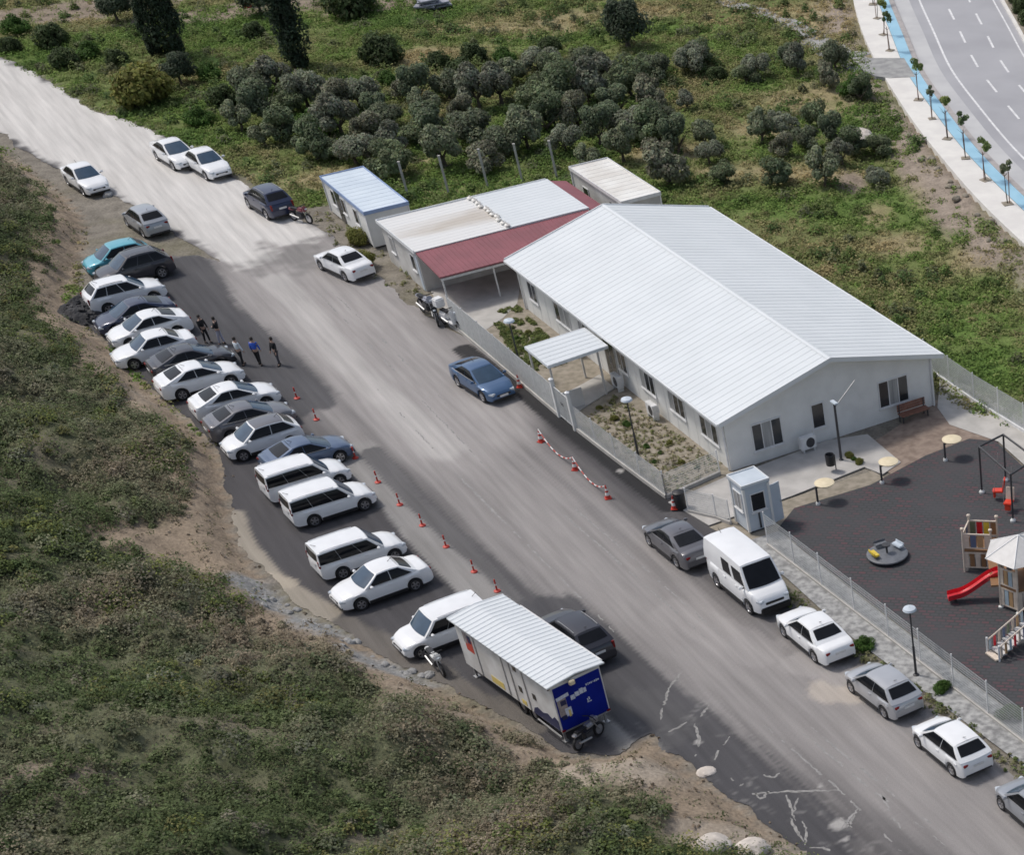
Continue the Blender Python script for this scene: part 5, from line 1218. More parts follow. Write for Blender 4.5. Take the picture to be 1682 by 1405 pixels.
# ------------------------------------------------------------------ people
def skin_mesh(name, verts, edges, radii, mat, root=0, sub=1):
    me = bpy.data.meshes.new(name); me.from_pydata([tuple(v) for v in verts], edges, []); o = bpy.data.objects.new(name, me); COL.objects.link(o)
    md = o.modifiers.new('skin', 'SKIN'); md.use_smooth_shade = True
    for i, sv in enumerate(me.skin_vertices[0].data): sv.radius = (radii[i], radii[i]) if not isinstance(radii[i], tuple) else radii[i]; sv.use_root = i == root
    s = o.modifiers.new('sub', 'SUBSURF'); s.levels = sub; s.render_levels = sub
    dg = bpy.context.evaluated_depsgraph_get(); m2 = bpy.data.meshes.new_from_object(o.evaluated_get(dg)); m2.name = name
    bpy.data.objects.remove(o); m2.materials.clear(); m2.materials.append(mat)
    m2.polygons.foreach_set('use_smooth', [True] * len(m2.polygons)); return m2
def person(u, v, ang, label, top, legs, stride=.12, arms=(.1, .1), fold=False, z=.035):
    p = P(u, v, z); c = thing('person', label, 'person', (p.x, p.y, z), ang, 'people standing by the parked cars'); c.scale = (.88, .88, .86)
    hip = .92; V, E, Rr = [], [], []
    def ad(q, r, par=None):
        V.append(q); Rr.append(r)
        if par is not None: E.append((par, len(V) - 1))
        return len(V) - 1
    pel = ad((0, 0, hip), .13); ch = ad((.0, 0, 1.18), .125, pel); sh = ad((0, 0, 1.40), .12, ch); nk = ad((.01, 0, 1.50), .055, sh); hd = ad((.03, 0, 1.62), .092, nk); tp = ad((.02, 0, 1.72), .075, hd)
    ad((.115, 0, 1.61), .012, hd); ad((.03, .098, 1.62), .014, hd); ad((.03, -.098, 1.62), .014, hd)
    hands = {}
    for s, ar in ((1, arms[0]), (-1, arms[1])):
        s1 = ad((0, s * .19, 1.40), .062, sh)
        if fold: el = ad((.10, s * .27, 1.14), .045, s1); wr = ad((.24, s * .08, 1.12), .032, el); dv = Vector((.3, -s * .9, .1))
        else: el = ad((ar * .5, s * .25, 1.13), .045, s1); wr = ad((ar * 1.6, s * .25, .90), .032, el); dv = Vector((.25, 0, -1))
        dv.normalize(); w0 = Vector(V[wr]); pm_ = ad(tuple(w0 + dv * .07), .030, wr); hands[s] = w0
        sd_ = Vector((1, 0, .25))
        for k in range(4):
            f0 = w0 + dv * .09 + sd_ * (.022 * (1.5 - k)); f1 = ad(tuple(f0 + dv * .035), .009, pm_); ad(tuple(f0 + dv * (.065 + .008 * (k in (1, 2))) + sd_ * .01), .008, f1)
        th = ad(tuple(w0 + dv * .05 + sd_ * .045), .010, pm_); ad(tuple(w0 + dv * .08 + sd_ * .06), .009, th)
    LV, LE, LR = [(0, 0, hip + .06)], [], [.145]
    for s in (1, -1):
        h = ad((0, s * .09, hip - .05), .10, pel); kn = ad((stride * s * .5 + .02, s * .10, .50), .062, h); an = ad((stride * s, s * .10, .09), .042, kn); ad((stride * s + .14, s * .11, .04), .035, an)
        b0 = len(LV); LV += [(0, s * .09, hip - .06), (stride * s * .5 + .02, s * .10, .50), (stride * s, s * .10, .10)]; LR += [.112, .078, .062]; LE += [(0, b0), (b0, b0 + 1), (b0 + 1, b0 + 2)]
    link('body', skin_mesh('body', V, E, Rr, M['skin']), c)
    link('trousers', skin_mesh('trousers', LV, LE, LR, M[legs]), c)
    JV = [(0, 0, .94), (0, 0, 1.18), (0, 0, 1.41), (0, 0, 1.45)]; JE = [(0, 1), (1, 2), (2, 3)]; JR = [.15, .155, .145, .09]
    for s in (1, -1):
        b0 = len(JV); i1 = V.index((0, s * .19, 1.40)); JV += [V[i1], V[i1 + 1], V[i1 + 2]]; JR += [.08, .062, .05]; JE += [(2, b0), (b0, b0 + 1), (b0 + 1, b0 + 2)]
    link('jacket', skin_mesh('jacket', JV, JE, JR, M[top]), c)
    mb = MB(); mb.lathe([(.103, 1.60), (.108, 1.67), (.095, 1.74), (.05, 1.785), (0, 1.79)], M['hair'], 14, (.0, 0, 0)); mb.build('hair', c, 60)
    for s in (1, -1):
        mb = MB(); mb.box((stride * s + .06, s * .105, .045), (.27, .10, .09), M['shoe'], bev=.03); mb.build('shoe', c, 40)
        mb = MB(); mb.lathe([(0, -.008), (.011, 0), (0, .008)], M['black_plastic'], 6, (.118, s * .035, 1.645)); mb.build('eye', c)
    return c
person(342, 563, ROT + .4, 'person in black clothes, leftmost of the two above the white cars', 'cloth_black', 'cloth_black')
person(366, 566, ROT - 2.2, 'person with a black top and pale trousers above the white cars', 'cloth_black', 'cloth_lilac', fold=True)
person(400, 600, ROT + 2.0, 'person in a white top and black trousers beside the man in blue', 'cloth_white', 'cloth_black')
person(428, 600, ROT + 2.6, 'person in a bright blue top and black trousers', 'cloth_blue', 'cloth_black', stride=.16)
person(460, 600, ROT - 1.2, 'person in a black top and dark grey trousers, nearest the road', 'cloth_black', 'cloth_grey', stride=.10)

# ------------------------------------------------------------------ vegetation
def quads(C, Nn, sx, sy, rng):
    """leaf quads at centres C facing roughly along Nn"""
    n = len(C); Nn = Nn / (np.linalg.norm(Nn, axis=1)[:, None] + 1e-9)
    t = rng.normal(size=(n, 3)); t -= (t * Nn).sum(1)[:, None] * Nn; t /= np.linalg.norm(t, axis=1)[:, None] + 1e-9; b_ = np.cross(Nn, t)
    sx = np.broadcast_to(sx, n)[:, None]; sy = np.broadcast_to(sy, n)[:, None]
    V = np.stack([C - t * sx - b_ * sy * .4, C + t * sx * .2 - b_ * sy, C + t * sx + b_ * sy * .3, C - t * sx * .2 + b_ * sy], 1).reshape(-1, 3)
    return V, np.arange(4 * n).reshape(-1, 4)
def crown_mesh(name, rng, rx, rz, zc, ncl, nleaf, lsize, col, var=.3, clr=.42, shape='round'):
    nleaf = int(nleaf * 1.6)
    Cs, Ns, T = [], [], []
    for k in range(ncl):
        for _ in range(50):
            d = rng.normal(size=3); d /= np.linalg.norm(d); rad = rng.uniform(.35, 1.0) ** .6
            if d[2] > -.55: break
        if shape == 'round': c = d * rad * np.array([rx, rx, rz]) * .72; cr = rx * clr * rng.uniform(.65, 1.25)
        elif shape == 'cone':
            h = rng.uniform(-1, 1); ww = (1 - max(0, h) ** 1.6) * (1 if h > -.8 else .7); c = np.array([d[0] * rx * .6 * ww, d[1] * rx * .6 * ww, h * rz]); cr = rx * clr * rng.uniform(.7, 1.1) * max(.35, ww)
        m = int(nleaf / ncl); q = rng.normal(size=(m, 3)); q /= np.linalg.norm(q, axis=1)[:, None]; rr = cr * rng.uniform(.55, 1.08, m) ** .7
        sc = np.array([1, 1, .8 if shape == 'round' else 1.5]); pts = c + q * rr[:, None] * sc
        Cs.append(pts); Ns.append(q + rng.normal(size=(m, 3)) * .55 + np.array([0, 0, .6]))
        base = np.array(col) * rng.uniform(1 - var, 1 + var); T.append(base * rng.uniform(.75, 1.3, m)[:, None] * (1 + rng.normal(0, .05, (m, 3))))
    C = np.vstack(Cs); C[:, 2] += zc; n = len(C); C[:, 2] = np.maximum(C[:, 2], .05)
    V, Fq_ = quads(C, np.vstack(Ns), lsize * .78 * rng.uniform(.7, 1.4, n), lsize * .5 * rng.uniform(.7, 1.4, n), rng)
    return np_mesh(name, V, Fq_, M['foliage'], np.repeat(np.clip(np.vstack(T), .004, .9), 4, 0))
def trunk_mesh(name, rng, h, r, limbs, spread):
    mb = MB(); bend = rng.normal(0, .06, 2); pts = [(0, 0, 0), (bend[0], bend[1], h * .5), (bend[0] * 1.5, bend[1] * 1.5, h)]
    mb.tube(pts[0], pts[1], r * 1.25, M['bark'], r * .9, 8); mb.tube(pts[1], pts[2], r * .9, M['bark'], r * .7, 8)
    for i in range(limbs):
        a = 2 * math.pi * (i + rng.random() * .5) / limbs; e = (pts[2][0] + math.cos(a) * spread, pts[2][1] + math.sin(a) * spread, h + spread * rng.uniform(.6, 1.2))
        mb.tube(pts[2], e, r * .5, M['bark'], r * .18, 6)
        mb.tube(e, (e[0] + math.cos(a + .5) * spread * .5, e[1] + math.sin(a + .5) * spread * .5, e[2] + spread * .5), r * .18, M['bark'], r * .06, 5)
    return mb.mesh(name, 60)
def tree_proto(seed, rx, rz, th, ncl, nleaf, lsize, col, tr=.12, shape='round', zc=None, **kw):
    rng = np.random.default_rng(seed)
    return (trunk_mesh('trunk', rng, th, tr, 5, rx * .55), crown_mesh('crown', rng, rx, rz, zc if zc is not None else th + rz * .6, ncl, nleaf, lsize, col, shape=shape, **kw))
def tree(proto, name, label, cat, u, v, s=1.0, group=None, sz=None, z=None):
    p = P(u, v); zz = float(tz(p.x, p.y)) if z is None else z
    if z is None and abs(zz) > .05: p = P(u, v, zz); zz = float(tz(p.x, p.y))
    if z: p = P(u, v, z)
    c = thing(name, label, cat, (p.x, p.y, zz - .03), random.uniform(0, 6.28), group); c.scale = (s, s, (sz or s))
    link('trunk', proto[0], c); link('crown', proto[1], c); return c
OLV = []
for i, c in enumerate(((.150, .172, .110), (.165, .178, .128), (.135, .165, .100), (.185, .188, .130), (.150, .180, .100), (.172, .182, .135), (.125, .158, .088), (.17, .19, .118))):
    OLV.append(tree_proto(20 + i, (1.7, 1.9, 1.45, 1.6, 2.0, 1.5, 1.75, 1.35)[i], (1.3, 1.2, 1.55, 1.45, 1.15, 1.3, 1.5, 1.6)[i], (.5, .65, .55, .4, .5, .7, .45, .55)[i], (11, 13, 9, 12, 14, 8, 12, 10)[i], 2700, .125, tuple(x * 1.3 for x in c), .15, clr=(.40, .34, .42, .38, .33, .45, .36, .42)[i], var=.38))
OL = [(420, 165), (455, 155), (435, 205), (395, 215), (480, 185), (510, 180), (470, 232), (555, 190), (597, 180), (545, 262), (602, 238), (642, 212), (652, 258), (690, 172), (706, 200), (692, 238), (718, 228), (732, 276), (642, 287), (592, 276), (520, 260),
      (762, 205), (777, 238), (787, 182), (802, 285), (832, 254), (822, 172), (852, 213), (846, 142), (882, 178), (893, 122), (902, 218), (908, 143), (932, 254), (926, 183), (952, 213), (962, 128), (967, 172), (987, 240), (972, 280), (1002, 142), (1012, 193), (1027, 264),
      (1037, 158), (1042, 228), (1057, 123), (1077, 184), (1082, 133), (1077, 240), (1100, 300), (1087, 214), (1132, 184), (1115, 254), (1160, 245), (1192, 300), (1168, 272), (1250, 235), (1228, 138), (1243, 130), (1277, 305), (1287, 260), (1322, 245), (1310, 125), (1300, 110),
      (1372, 115), (1385, 272), (1370, 240), (1357, 303), (1440, 258), (1443, 303), (1418, 165), (1365, 145), (1140, 120), (1158, 105), (675, 165), (740, 165), (560, 225), (620, 200), (870, 245), (905, 180), (1000, 222), (440, 240), (1345, 210), (1290, 225), (1400, 252)]
GOL = 'olive trees in the grove'
for i, (u, v) in enumerate(OL):
    thin = i % 9 == 4
    t_ = tree(OLV[(i * 5 + i // 8) % 8], 'olive_tree', 'grey-green olive tree in the grove behind the white buildings', 'tree', u + random.uniform(-3, 3), v + random.uniform(-2, 2), random.uniform(.76, 1.02) * (.78 if u > 1130 else 1) * (.72 if i % 6 == 3 else 1), GOL); t_.scale = (t_.scale.x * random.uniform(.85, 1.2), t_.scale.y * random.uniform(.85, 1.2), t_.scale.z * random.uniform(.85, 1.15))
CYP = tree_proto(51, 1.25, 3.6, .5, 46, 7000, .13, (.045, .066, .040), .16, 'cone', 3.9, clr=.5)
CYP2 = tree_proto(52, 1.45, 4.2, .5, 52, 8000, .13, (.050, .072, .044), .18, 'cone', 4.5, clr=.5)
tree(CYP2, 'cypress_tree', 'broad dark cypress left of the track edge at the top of the photo', 'tree', 287, 92, .95)
tree(CYP, 'cypress_tree', 'narrow dark cypress against the left side of a broader one', 'tree', 258, 90, .62)
tree(CYP2, 'cypress_tree', 'tall dark cypress standing alone in the upper field', 'tree', 492, 112, 1.0)
RND = tree_proto(61, 2.1, 1.9, .9, 20, 4200, .14, (.075, .098, .062), .18)
tree(RND, 'round_tree', 'round dark tree alone above the olive grove', 'tree', 1032, 78, .95)
tree(RND, 'round_tree', 'dark tree cut by the top edge beside the bare field, left', 'tree', 196, 38, .75)
tree(RND, 'round_tree', 'dark tree cut by the top edge beside a red object', 'tree', 428, 22, .7)
tree(RND, 'round_tree', 'dark grey-green tree below the pair of cypresses', 'tree', 300, 140, .62)
BSH = tree_proto(71, 1.5, .95, .15, 18, 3000, .13, (.18, .185, .05), .07, zc=.75)
BSD = tree_proto(72, 1.5, .95, .15, 18, 3000, .13, (.070, .098, .040), .07, zc=.75)
BSG = tree_proto(73, 1.4, .85, .15, 16, 2600, .12, (.085, .16, .035), .07, zc=.7)
tree(BSH, 'bush', 'yellow-green bush beside the pale road', 'bush', 245, 172, 1.45)
tree(BSD, 'bush', 'dark bush in the meadow above the grove', 'bush', 630, 105, 1.15)
tree(BSG, 'bush', 'bright green bush among the left olive trees', 'bush', 521, 222, 1.0)
tree(BSD, 'bush', 'dark hedge-like bush cut by the top edge', 'bush', 580, 22, 1.5)
for u, v, s in ((90, 75, .9), (110, 110, .75), (30, 55, .8), (150, 95, .7), (20, 85, .6), (195, 105, .6), (420, 60, .6), (720, 110, .6), (780, 100, .7), (830, 105, .7), (1405, 155, .8), (1180, 130, .5), (905, 85, .6), (345, 130, .7), (370, 175, .8), (330, 205, .7), (640, 140, .6), (760, 130, .8)):
    tree(random.choice((BSD, BSD, BSG)), 'bush', 'wild dark green bush in the field beyond the road', 'bush', u, v, s, 'wild bushes in the upper field')
SAP = [tree_proto(80 + i, (.55, .45, .5, .4)[i], (.62, .8, .55, .7)[i], 1.5, 8, 300, .10, c, .03, zc=(2.1, 2.35, 2.2, 2.0)[i], clr=.40, var=.15) for i, c in enumerate(((.20, .27, .10), (.17, .23, .11), (.24, .29, .10), (.19, .22, .13)))]
for i, (u, v) in enumerate(((1434, 6), (1441, 29), (1451, 56), (1462, 82), (1509, 163), (1531, 194), (1556, 227), (1586, 259), (1619, 295), (1655, 334))):
    tilt_ = random.uniform(-.05, .05); t_ = tree(SAP[i * 7 % 4], 'sapling', 'young staked tree beside the blue cycle path', 'tree', u, v, random.uniform(.85, 1.1), 'saplings along the cycle path', z=HWZ + .03); t_.rotation_euler.x = tilt_; t_.rotation_euler.y = random.uniform(-.05, .05)
    mb = MB(); mb.tube((.12, 0, 0), (.12, 0, 1.7), .03, M['bench_wood']); mb.build('stake', t_)
    mb = MB(); mb.box((0, 0, .025), (.6, .6, .03), M['soil']); mb.build('tree_pit', t_)
for i, k in enumerate((30, 33, 36, 39, 42, 45, 48, 51, 54, 57, 60, 63)):
    p = O(10.7)[k]; c = thing('median_shrub', 'dark clipped shrub on the strip beyond the highway', 'bush', (p[0], p[1], HWZ), i, 'shrubs on the far strip'); c.scale = (.55, .55, .6)
    link('stem', BSD[0], c); link('foliage', BSD[1], c)
for u, v, s, lb in ((1388, 790, .0, ''), ):
    pass
for u, v, s, lb in ((600, 440, .55, 'ochre bush at the foot of the flat building wall'), (588, 400, .5, 'ochre bush between the container and the flat building'), (1420, 1065, .35, 'small bush by the fence behind the white saloon'), (1548, 1135, .3, 'small bush by the fence behind the silver hatchback'), (1660, 1180, .4, 'small bush at the fence near the right edge')):
    tree(BSH if 'ochre' in lb else BSG, 'bush', lb, 'bush', u, v, s, z=.05)
for i, (u, v) in enumerate(((835, 545), (850, 560), (868, 548), (845, 530), (880, 570), (862, 575), (820, 532), (1010, 690), (1062, 735), (1085, 745), (1100, 730), (1120, 762), (1145, 770), (1075, 760), (1395, 752), (1412, 762), (1404, 757), (985, 672), (1030, 700))):
    tree(random.choice((BSH, BSG)), 'garden_plant', 'low green plant in the dry garden bed', 'plant', u, v, random.uniform(.10, .20), 'low plants in the garden beds', z=.05)

# scrub on the hill and rough grass in the field: uncountable ground cover
def scatter(n, box_, keep, rng):
    x = rng.uniform(box_[0], box_[1], n); y = rng.uniform(box_[2], box_[3], n); k = keep(x, y); return x[k], y[k]
def vis(x, y, z, m=60):
    v = np.stack([x, y, z - H], -1); dz = v @ F; u = PX + FPX * (v @ R) / dz; w_ = PY + FPX * (v @ D) / dz
    return (u > -m) & (u < 1682 + m) & (w_ > -m) & (w_ < 1405 + m)
def cover(name, x, y, zf, rad, hgt, nl, lsize, cols, rng, up=1.0, g=1.3, ramp=None):
    n = len(x); ci_ = rng.integers(0, len(cols), n)
    if ramp is not None: ci_ = np.clip((ramp + rng.normal(0, .09, n)) * len(cols), 0, len(cols) - 1).astype(int)
    base = np.array(cols)[ci_] * rng.uniform(.72, 1.28, n)[:, None] * g
    k = np.repeat(np.arange(n), nl); m = len(k); q = rng.normal(size=(m, 3)); q /= np.linalg.norm(q, axis=1)[:, None]; q[:, 2] = np.abs(q[:, 2])
    r = rad[k] * rng.uniform(.45, 1.05, m); C = np.stack([x[k] + q[:, 0] * r, y[k] + q[:, 1] * r, zf[k] + q[:, 2] * hgt[k] * rng.uniform(.4, 1.1, m) + .02], -1)
    ls = lsize * rng.uniform(.6, 1.5, m)
    V, Fq_ = quads(C, q + rng.normal(size=(m, 3)) * .5 + np.array([0, 0, up]), ls, ls * .65, rng)
    tint = np.clip(base[k] * rng.uniform(.75, 1.3, m)[:, None], .004, .9)
    o = link(name, np_mesh(name, V, Fq_, M['veg'], np.repeat(tint, 4, 0))); o['kind'] = 'stuff'; return o
rng = np.random.default_rng(99)
BARE = [([(230, 905), (330, 930), (420, 975), (520, 1040), (640, 1095), (700, 1150)], 1.6), ([(355, 770), (370, 880), (410, 960)], 1.4), ([(150, 330), (130, 430), (115, 540), (200, 625), (310, 715)], 1.5), ([(1010, 1260), (1130, 1300), (1260, 1390)], 2.6), ([(1060, 1290), (960, 1300)], 1.0), ([(800, 1230), (930, 1290)], .5), ([(1130, 1400), (1300, 1400)], 1.3), ([(130, 290), (250, 370)], 1.2)]
BW_ = [(np.array([P(u, v, max(0., float(tz(*P(u, v)[:2]))) * .5)[:2] for u, v in pts]), w_) for pts, w_ in BARE]
def keep_hill(x, y):
    d = hill_sd(x, y); a = sstep(.5, 2.2, d + (fbm(x * .6, y * .6) - .5) * 3.0) * (.60 + .7 * sstep(.36, .58, fbm(x * .28 + 3, y * .28, 4)))
    for pl, w_ in BW_: a = a * sstep(w_ * .5, w_ * 1.5, seg_dist(x, y, pl) + (fbm(x * .8, y * .8 + 9) - .5) * 1.6)
    return rng.random(x.shape) < a
x, y = scatter(58000, (-100, 0, 40, 150), keep_hill, rng); z = tz(x, y); k = vis(x, y, z); x, y, z = x[k], y[k], z[k]
n = len(x); s = rng.gamma(1.5, .20, n) + .12
patch = fbm(x * .16 + 70, y * .16, 3)
HC = [(.125, .140, .085), (.100, .120, .065), (.160, .165, .105), (.075, .100, .045), (.165, .155, .115), (.115, .140, .058), (.145, .152, .108), (.085, .105, .055)]
HR_ = [(.22, .185, .135), (.20, .175, .12), (.175, .165, .11), (.15, .152, .095), (.13, .142, .08), (.112, .132, .066), (.095, .12, .052), (.08, .105, .045)]
tone_h = lambda x, y: .64 + (fbm(x * .13 + 11, y * .13, 4) - .5) * 1.9 + (fbm(x * .7, y * .7 + 14, 3) - .5) * .8
cover('hill_scrub', x, y, z, s * 1.05, s * .95, 78, .052, HR_, rng, ramp=tone_h(x, y))
x2, y2 = scatter(9000, (-100, 0, 40, 150), lambda a, b: keep_hill(a, b) & (hill_sd(a, b) > 2.2) & (rng.random(a.shape) < .25 + .75 * sstep(.42, .6, fbm(a * .3 + 31, b * .3, 3))), rng); z2 = tz(x2, y2); k = vis(x2, y2, z2); x2, y2, z2 = x2[k], y2[k], z2[k]
s2 = rng.uniform(.32, .85, len(x2)); cover('hill_scrub', x2, y2, z2, s2, s2 * .8, 150, .062, HC, rng, ramp=None)
kk = rng.random(n) < sstep(.52, .62, patch) * .45
cover('hill_scrub', x[kk] + .2, y[kk], z[kk], s[kk] * 1.1, s[kk] * .95, 90, .055, [(.105, .135, .045), (.145, .165, .050), (.075, .105, .040), (.17, .165, .065)], rng)
x, y = scatter(110000, (-100, 0, 40, 150), lambda x, y: (hill_sd(x, y) > .3) & (rng.random(x.shape) < .12 + .55 * keep_hill(x, y)), rng); z = tz(x, y); k = vis(x, y, z); x, y, z = x[k], y[k], z[k]
cover('hill_grass', x, y, z, np.full(len(x), .30), np.full(len(x), .20), 15, .045, [(.24, .205, .145), (.20, .175, .115), (.16, .155, .095), (.13, .14, .078), (.11, .13, .062)], rng, .7, 1.15,   .60 + (fbm(x * .13 + 11, y * .13, 4) - .5) * 1.9)
def keep_field(x, y):
    so_ = yard_out(x, y); hs = hill_sd(x, y); hw = hwy_sd(x, y)
    a = (so_ > .0) & (hs < -.0) & (hw < -.5)
    de = .5 + .7 * sstep(.42, .6, fbm(x * .2 + 7, y * .2, 4))
    de = de * (1 - .75 * np.clip(blobs(x, y, BROWN) * 1.8, 0, 1)) * (1 - .55 * np.clip(blobs(x, y, DRY) * 1.5, 0, 1))
    return a & (rng.random(x.shape) < de)
x, y = scatter(150000, (-115, 20, 90, 215), keep_field, rng); z = tz(x, y); k = vis(x, y, z); x, y, z = x[k], y[k], z[k]
g1 = np.clip(blobs(x, y, GREEN), 0, 1); d1 = np.clip(blobs(x, y, DRY), 0, 1)
tone = .5 + (fbm(x * .11 + 5, y * .11, 4) - .5) * 1.5 + (fbm(x * .5, y * .5 + 4, 3) - .5) * .6 + .22 * g1 - .42 * d1
s = rng.gamma(2.5, .12, len(x)) + .16
FC = [(.30, .245, .13), (.26, .22, .115), (.225, .205, .10), (.19, .185, .085), (.165, .18, .07), (.145, .185, .06), (.125, .18, .048), (.105, .165, .04), (.085, .14, .036)]
cover('field_grass', x, y, z, s, s * .5, 26, .066, FC, rng, 1.0, 1.38, tone)
kb = rng.random(len(x)) < .035 * (.3 + 1.5 * sstep(.45, .6, fbm(x * .2 + 60, y * .2, 3)))
cover('field_weeds', x[kb], y[kb], z[kb], rng.uniform(.35, .85, kb.sum()), rng.uniform(.35, .75, kb.sum()), 110, .085, [(.075, .115, .04), (.095, .14, .042), (.12, .15, .055), (.11, .12, .065)], rng)

def keep_poly(px):
    pl = PL(px); return lambda x, y: in_poly(x, y, pl)
x, y = scatter(60000, (-45, -10, 78, 112), keep_poly([(800, 515), (850, 505), (905, 560), (930, 600), (880, 610), (845, 585)]), rng); k = fbm(x * 1.1 + 4, y * 1.1, 3) > .40; x, y = x[k][:750], y[k][:750]
cover('garden_grass', x, y, np.full(len(x), .05), np.full(len(x), .16), np.full(len(x), .14), 16, .05, [(.115, .14, .045), (.14, .15, .06), (.09, .12, .04)], rng)
x, y = scatter(60000, (-45, -5, 74, 112), keep_poly([(950, 700), (1010, 650), (1190, 765), (1100, 815)]), rng); x, y = x[:700], y[:700]
cover('garden_grass', x, y, np.full(len(x), .05), rng.uniform(.06, .16, len(x)), np.full(len(x), .09), 12, .04, [(.23, .20, .13), (.20, .19, .10), (.14, .16, .06)], rng)
x, y = scatter(9000, (-60, 12, 60, 135), lambda x, y: (yard_out(x, y) < 0) & (seg_dist(x, y, np.array([S(-21.5, -4.4)[:2], S(-11.8, -4.2)[:2], S(-6, -4.0)[:2]])) < .9), rng)
cover('verge_weeds', x, y, np.full(len(x), .02), rng.uniform(.1, .28, len(x)), rng.uniform(.08, .3, len(x)), 20, .055, [(.16, .16, .07), (.21, .18, .10), (.13, .15, .06)], rng)
x, y = scatter(60000, (-60, 14, 50, 135), lambda x, y: seg_dist(x, y, PL([(1290, 978), (1400, 1068), (1560, 1186), (1700, 1290)])) < .45, rng); x, y = x[:260], y[:260]
cover('verge_weeds', x, y, np.full(len(x), .04), rng.uniform(.08, .25, len(x)), rng.uniform(.06, .25, len(x)), 18, .05, [(.10, .13, .045), (.16, .16, .08)], rng)

x, y = scatter(26000, (-100, 0, 40, 150), lambda a, b: (hill_sd(a, b) > -.4) & (hill_sd(a, b) < 4.0) & (rng.random(a.shape) < .5), rng); z = tz(x, y); k = vis(x, y, z); x, y, z = x[k], y[k], z[k]
cover('bank_clods', x, y, z - .02, rng.uniform(.05, .14, len(x)), rng.uniform(.04, .12, len(x)), 8, .05, [(.27, .215, .16), (.22, .175, .13), (.34, .29, .235), (.18, .145, .11)], rng, .8, 1.0)

# ------------------------------------------------------------------ rubble, rocks
def rock(name, label, cat, u, v, r, mat, group=None, z=0.0, flat=.7, seed=1):
    p = P(u, v, z); zz = max(z, float(tz(p.x, p.y))); p = P(u, v, zz); rg = np.random.default_rng(seed)
    bm = bmesh.new(); bmesh.ops.create_icosphere(bm, subdivisions=3, radius=1)
    o_ = rg.random(3) * 50
    for q in bm.verts:
        d = q.co.normalized(); f = .72 + .55 * float(fbm(np.array(d.x * 1.4 + o_[0] + d.z), np.array(d.y * 1.4 + o_[1] - d.z * .7), 3)); q.co = Vector((d.x * r * f * 1.2, d.y * r * f, d.z * r * f * flat))
    me = bpy.data.meshes.new(name); bm.to_mesh(me); bm.free(); me.materials.append(mat)
    return tag(link(name, me, None, (p.x, p.y, zz + r * flat * .25), rg.random() * 6), label, cat, group)
rng2 = np.random.default_rng(5)
hp = P(140, 518); mbv = []
c = thing('rubble_heap', 'heap of black asphalt rubble beside the white off-roader', 'heap', (hp.x, hp.y, 0))
bm = bmesh.new(); bmesh.ops.create_grid(bm, x_segments=36, y_segments=36, size=1.9)
for q in bm.verts:
    d = math.hypot(q.co.x, q.co.y) / 1.8; n_ = float(fbm(np.array(q.co.x * 1.6 + 5), np.array(q.co.y * 1.6), 4)); q.co.z = max(0, 1 - d * d) * .85 * (.45 + 1.1 * n_) - .02 if d < 1 else -.05
me = bpy.data.meshes.new('heap'); bm.to_mesh(me); bm.free(); me.materials.append(M['rubble']); link('heap', me, c)
mb = MB()
for i in range(90):
    a, rr_ = random.uniform(0, 6.28), random.random() ** .5 * 1.75; h_ = max(0, 1 - (rr_ / 1.8) ** 2) * .75
    mb.box((rr_ * math.cos(a), rr_ * math.sin(a), h_ * .9 + .03), (random.uniform(.1, .34), random.uniform(.1, .26), random.uniform(.06, .2)), M['rubble'], rot=Matrix.Rotation(random.uniform(-1, 1), 3, Vector((random.random(), random.random(), .3)).normalized()), bev=.01)
mb.build('asphalt_lumps', c)
rock('boulder', 'large pale boulder at the bottom edge on the bank', 'rock', 1172, 1396, .62, M['stone_pale'], seed=2)
rock('boulder', 'second pale boulder right of the largest one at the bottom edge', 'rock', 1235, 1402, .60, M['stone_pale'], seed=3)
rock('boulder', 'pale slab of rock on the bank above the two bottom boulders', 'rock', 1160, 1270, .35, M['stone_pale'], seed=4, flat=.4)
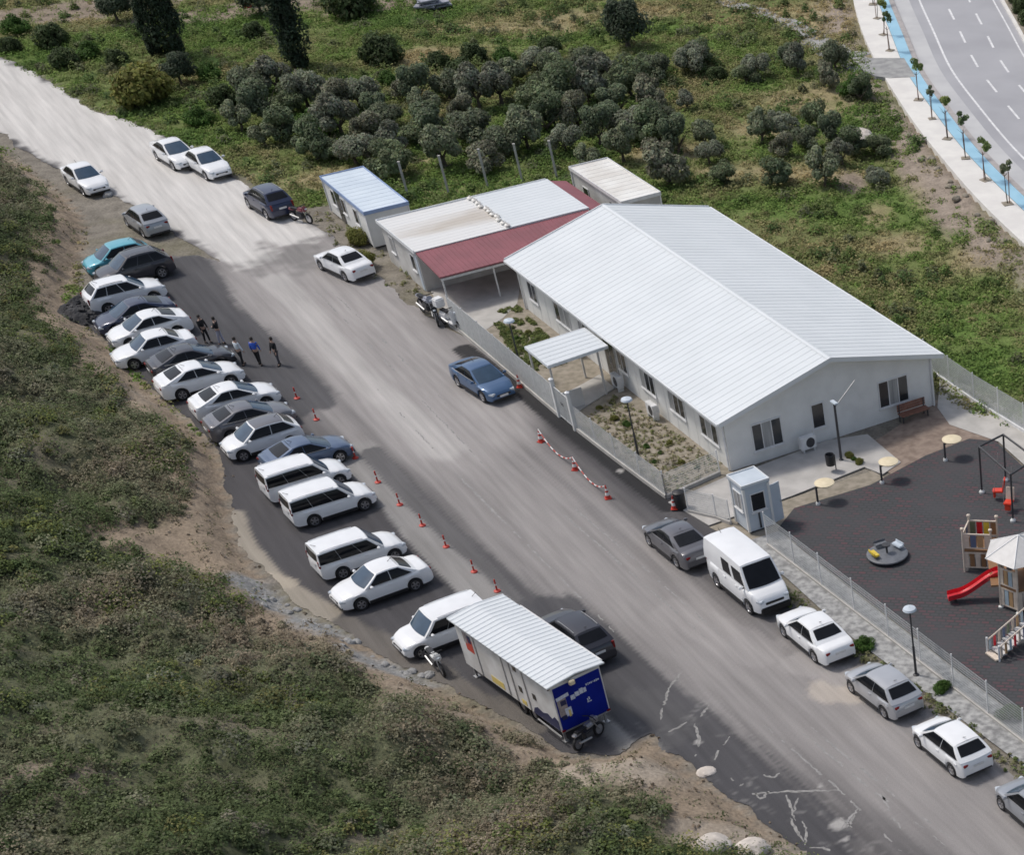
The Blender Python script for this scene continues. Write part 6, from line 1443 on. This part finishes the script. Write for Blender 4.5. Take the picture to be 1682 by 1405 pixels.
rock('boulder', 'pale lump of debris under the olive trees near the highway', 'rock', 1415, 232, .9, M['stone_pale'], seed=5)
for i in range(26):
    u = 405 + i * 7.5 + rng2.normal(0, 4); v = 968 + i * 4.0 + rng2.normal(0, 9)
    rock('stone', 'small grey stone in the drain beside the parking lot', 'rock', u, v, rng2.uniform(.10, .24), M['stone_grey'], 'stones along the drain', seed=10 + i)
for i in range(16):
    u = 572 + i * 9 + rng2.normal(0, 4); v = 1080 + i * 2.6 + rng2.normal(0, 6)
    rock('stone', 'small grey stone in the drain left of the trailer', 'rock', u, v, rng2.uniform(.10, .22), M['stone_grey'], 'stones along the lower drain', seed=60 + i)
for i in range(26):
    k_ = rng2.random(); u = 1490 + k_ * 160 + rng2.normal(0, 8); v = 215 + k_ * 190 + rng2.normal(0, 8)
    rock('stone', 'earthy stone on the bare bank below the highway pavement', 'rock', u, v, rng2.uniform(.10, .28), M['soil'], 'stones on the highway bank', seed=100 + i)
rock('stone', 'dark stone on the dirt in front of the lone white car', 'rock', 178, 322, .3, M['stone_grey'], seed=140)
g = P(408, 14); c = thing('field_marker', 'small red barrel standing at the edge of the bare field', 'barrel', (g.x, g.y, float(tz(g.x, g.y))))
mb = MB(); mb.lathe([(.3, 0), (.32, .25), (.3, .5), (.32, .75), (.3, 1.0), (0, 1.02)], M['slide_red'], 14); mb.build('drum', c, 40)
mb = MB(); mb.lathe([(.31, 1.0), (.33, 1.03), (.3, 1.06), (0, 1.06)], M['frame_white'], 14); mb.build('lid', c, 40)
g = P(712, 16); c = thing('tarpaulin_pile', 'grey-blue sheets piled at the top edge of the photo', 'pile', (g.x, g.y, float(tz(g.x, g.y))), .3)
mb = MB()
for i in range(6): mb.box((random.uniform(-.8, .8), random.uniform(-.4, .4), .15 + i * .13), (random.uniform(1.2, 2.4), random.uniform(.8, 1.4), .1), M['tarp_grey'], random.uniform(-.4, .4), bev=.02)
mb.build('sheets', c)
mb = MB(); mb.box((.2, 0, .04), (2.6, 1.5, .08), M['bench_wood'], bev=.01); mb.build('pallet', c)
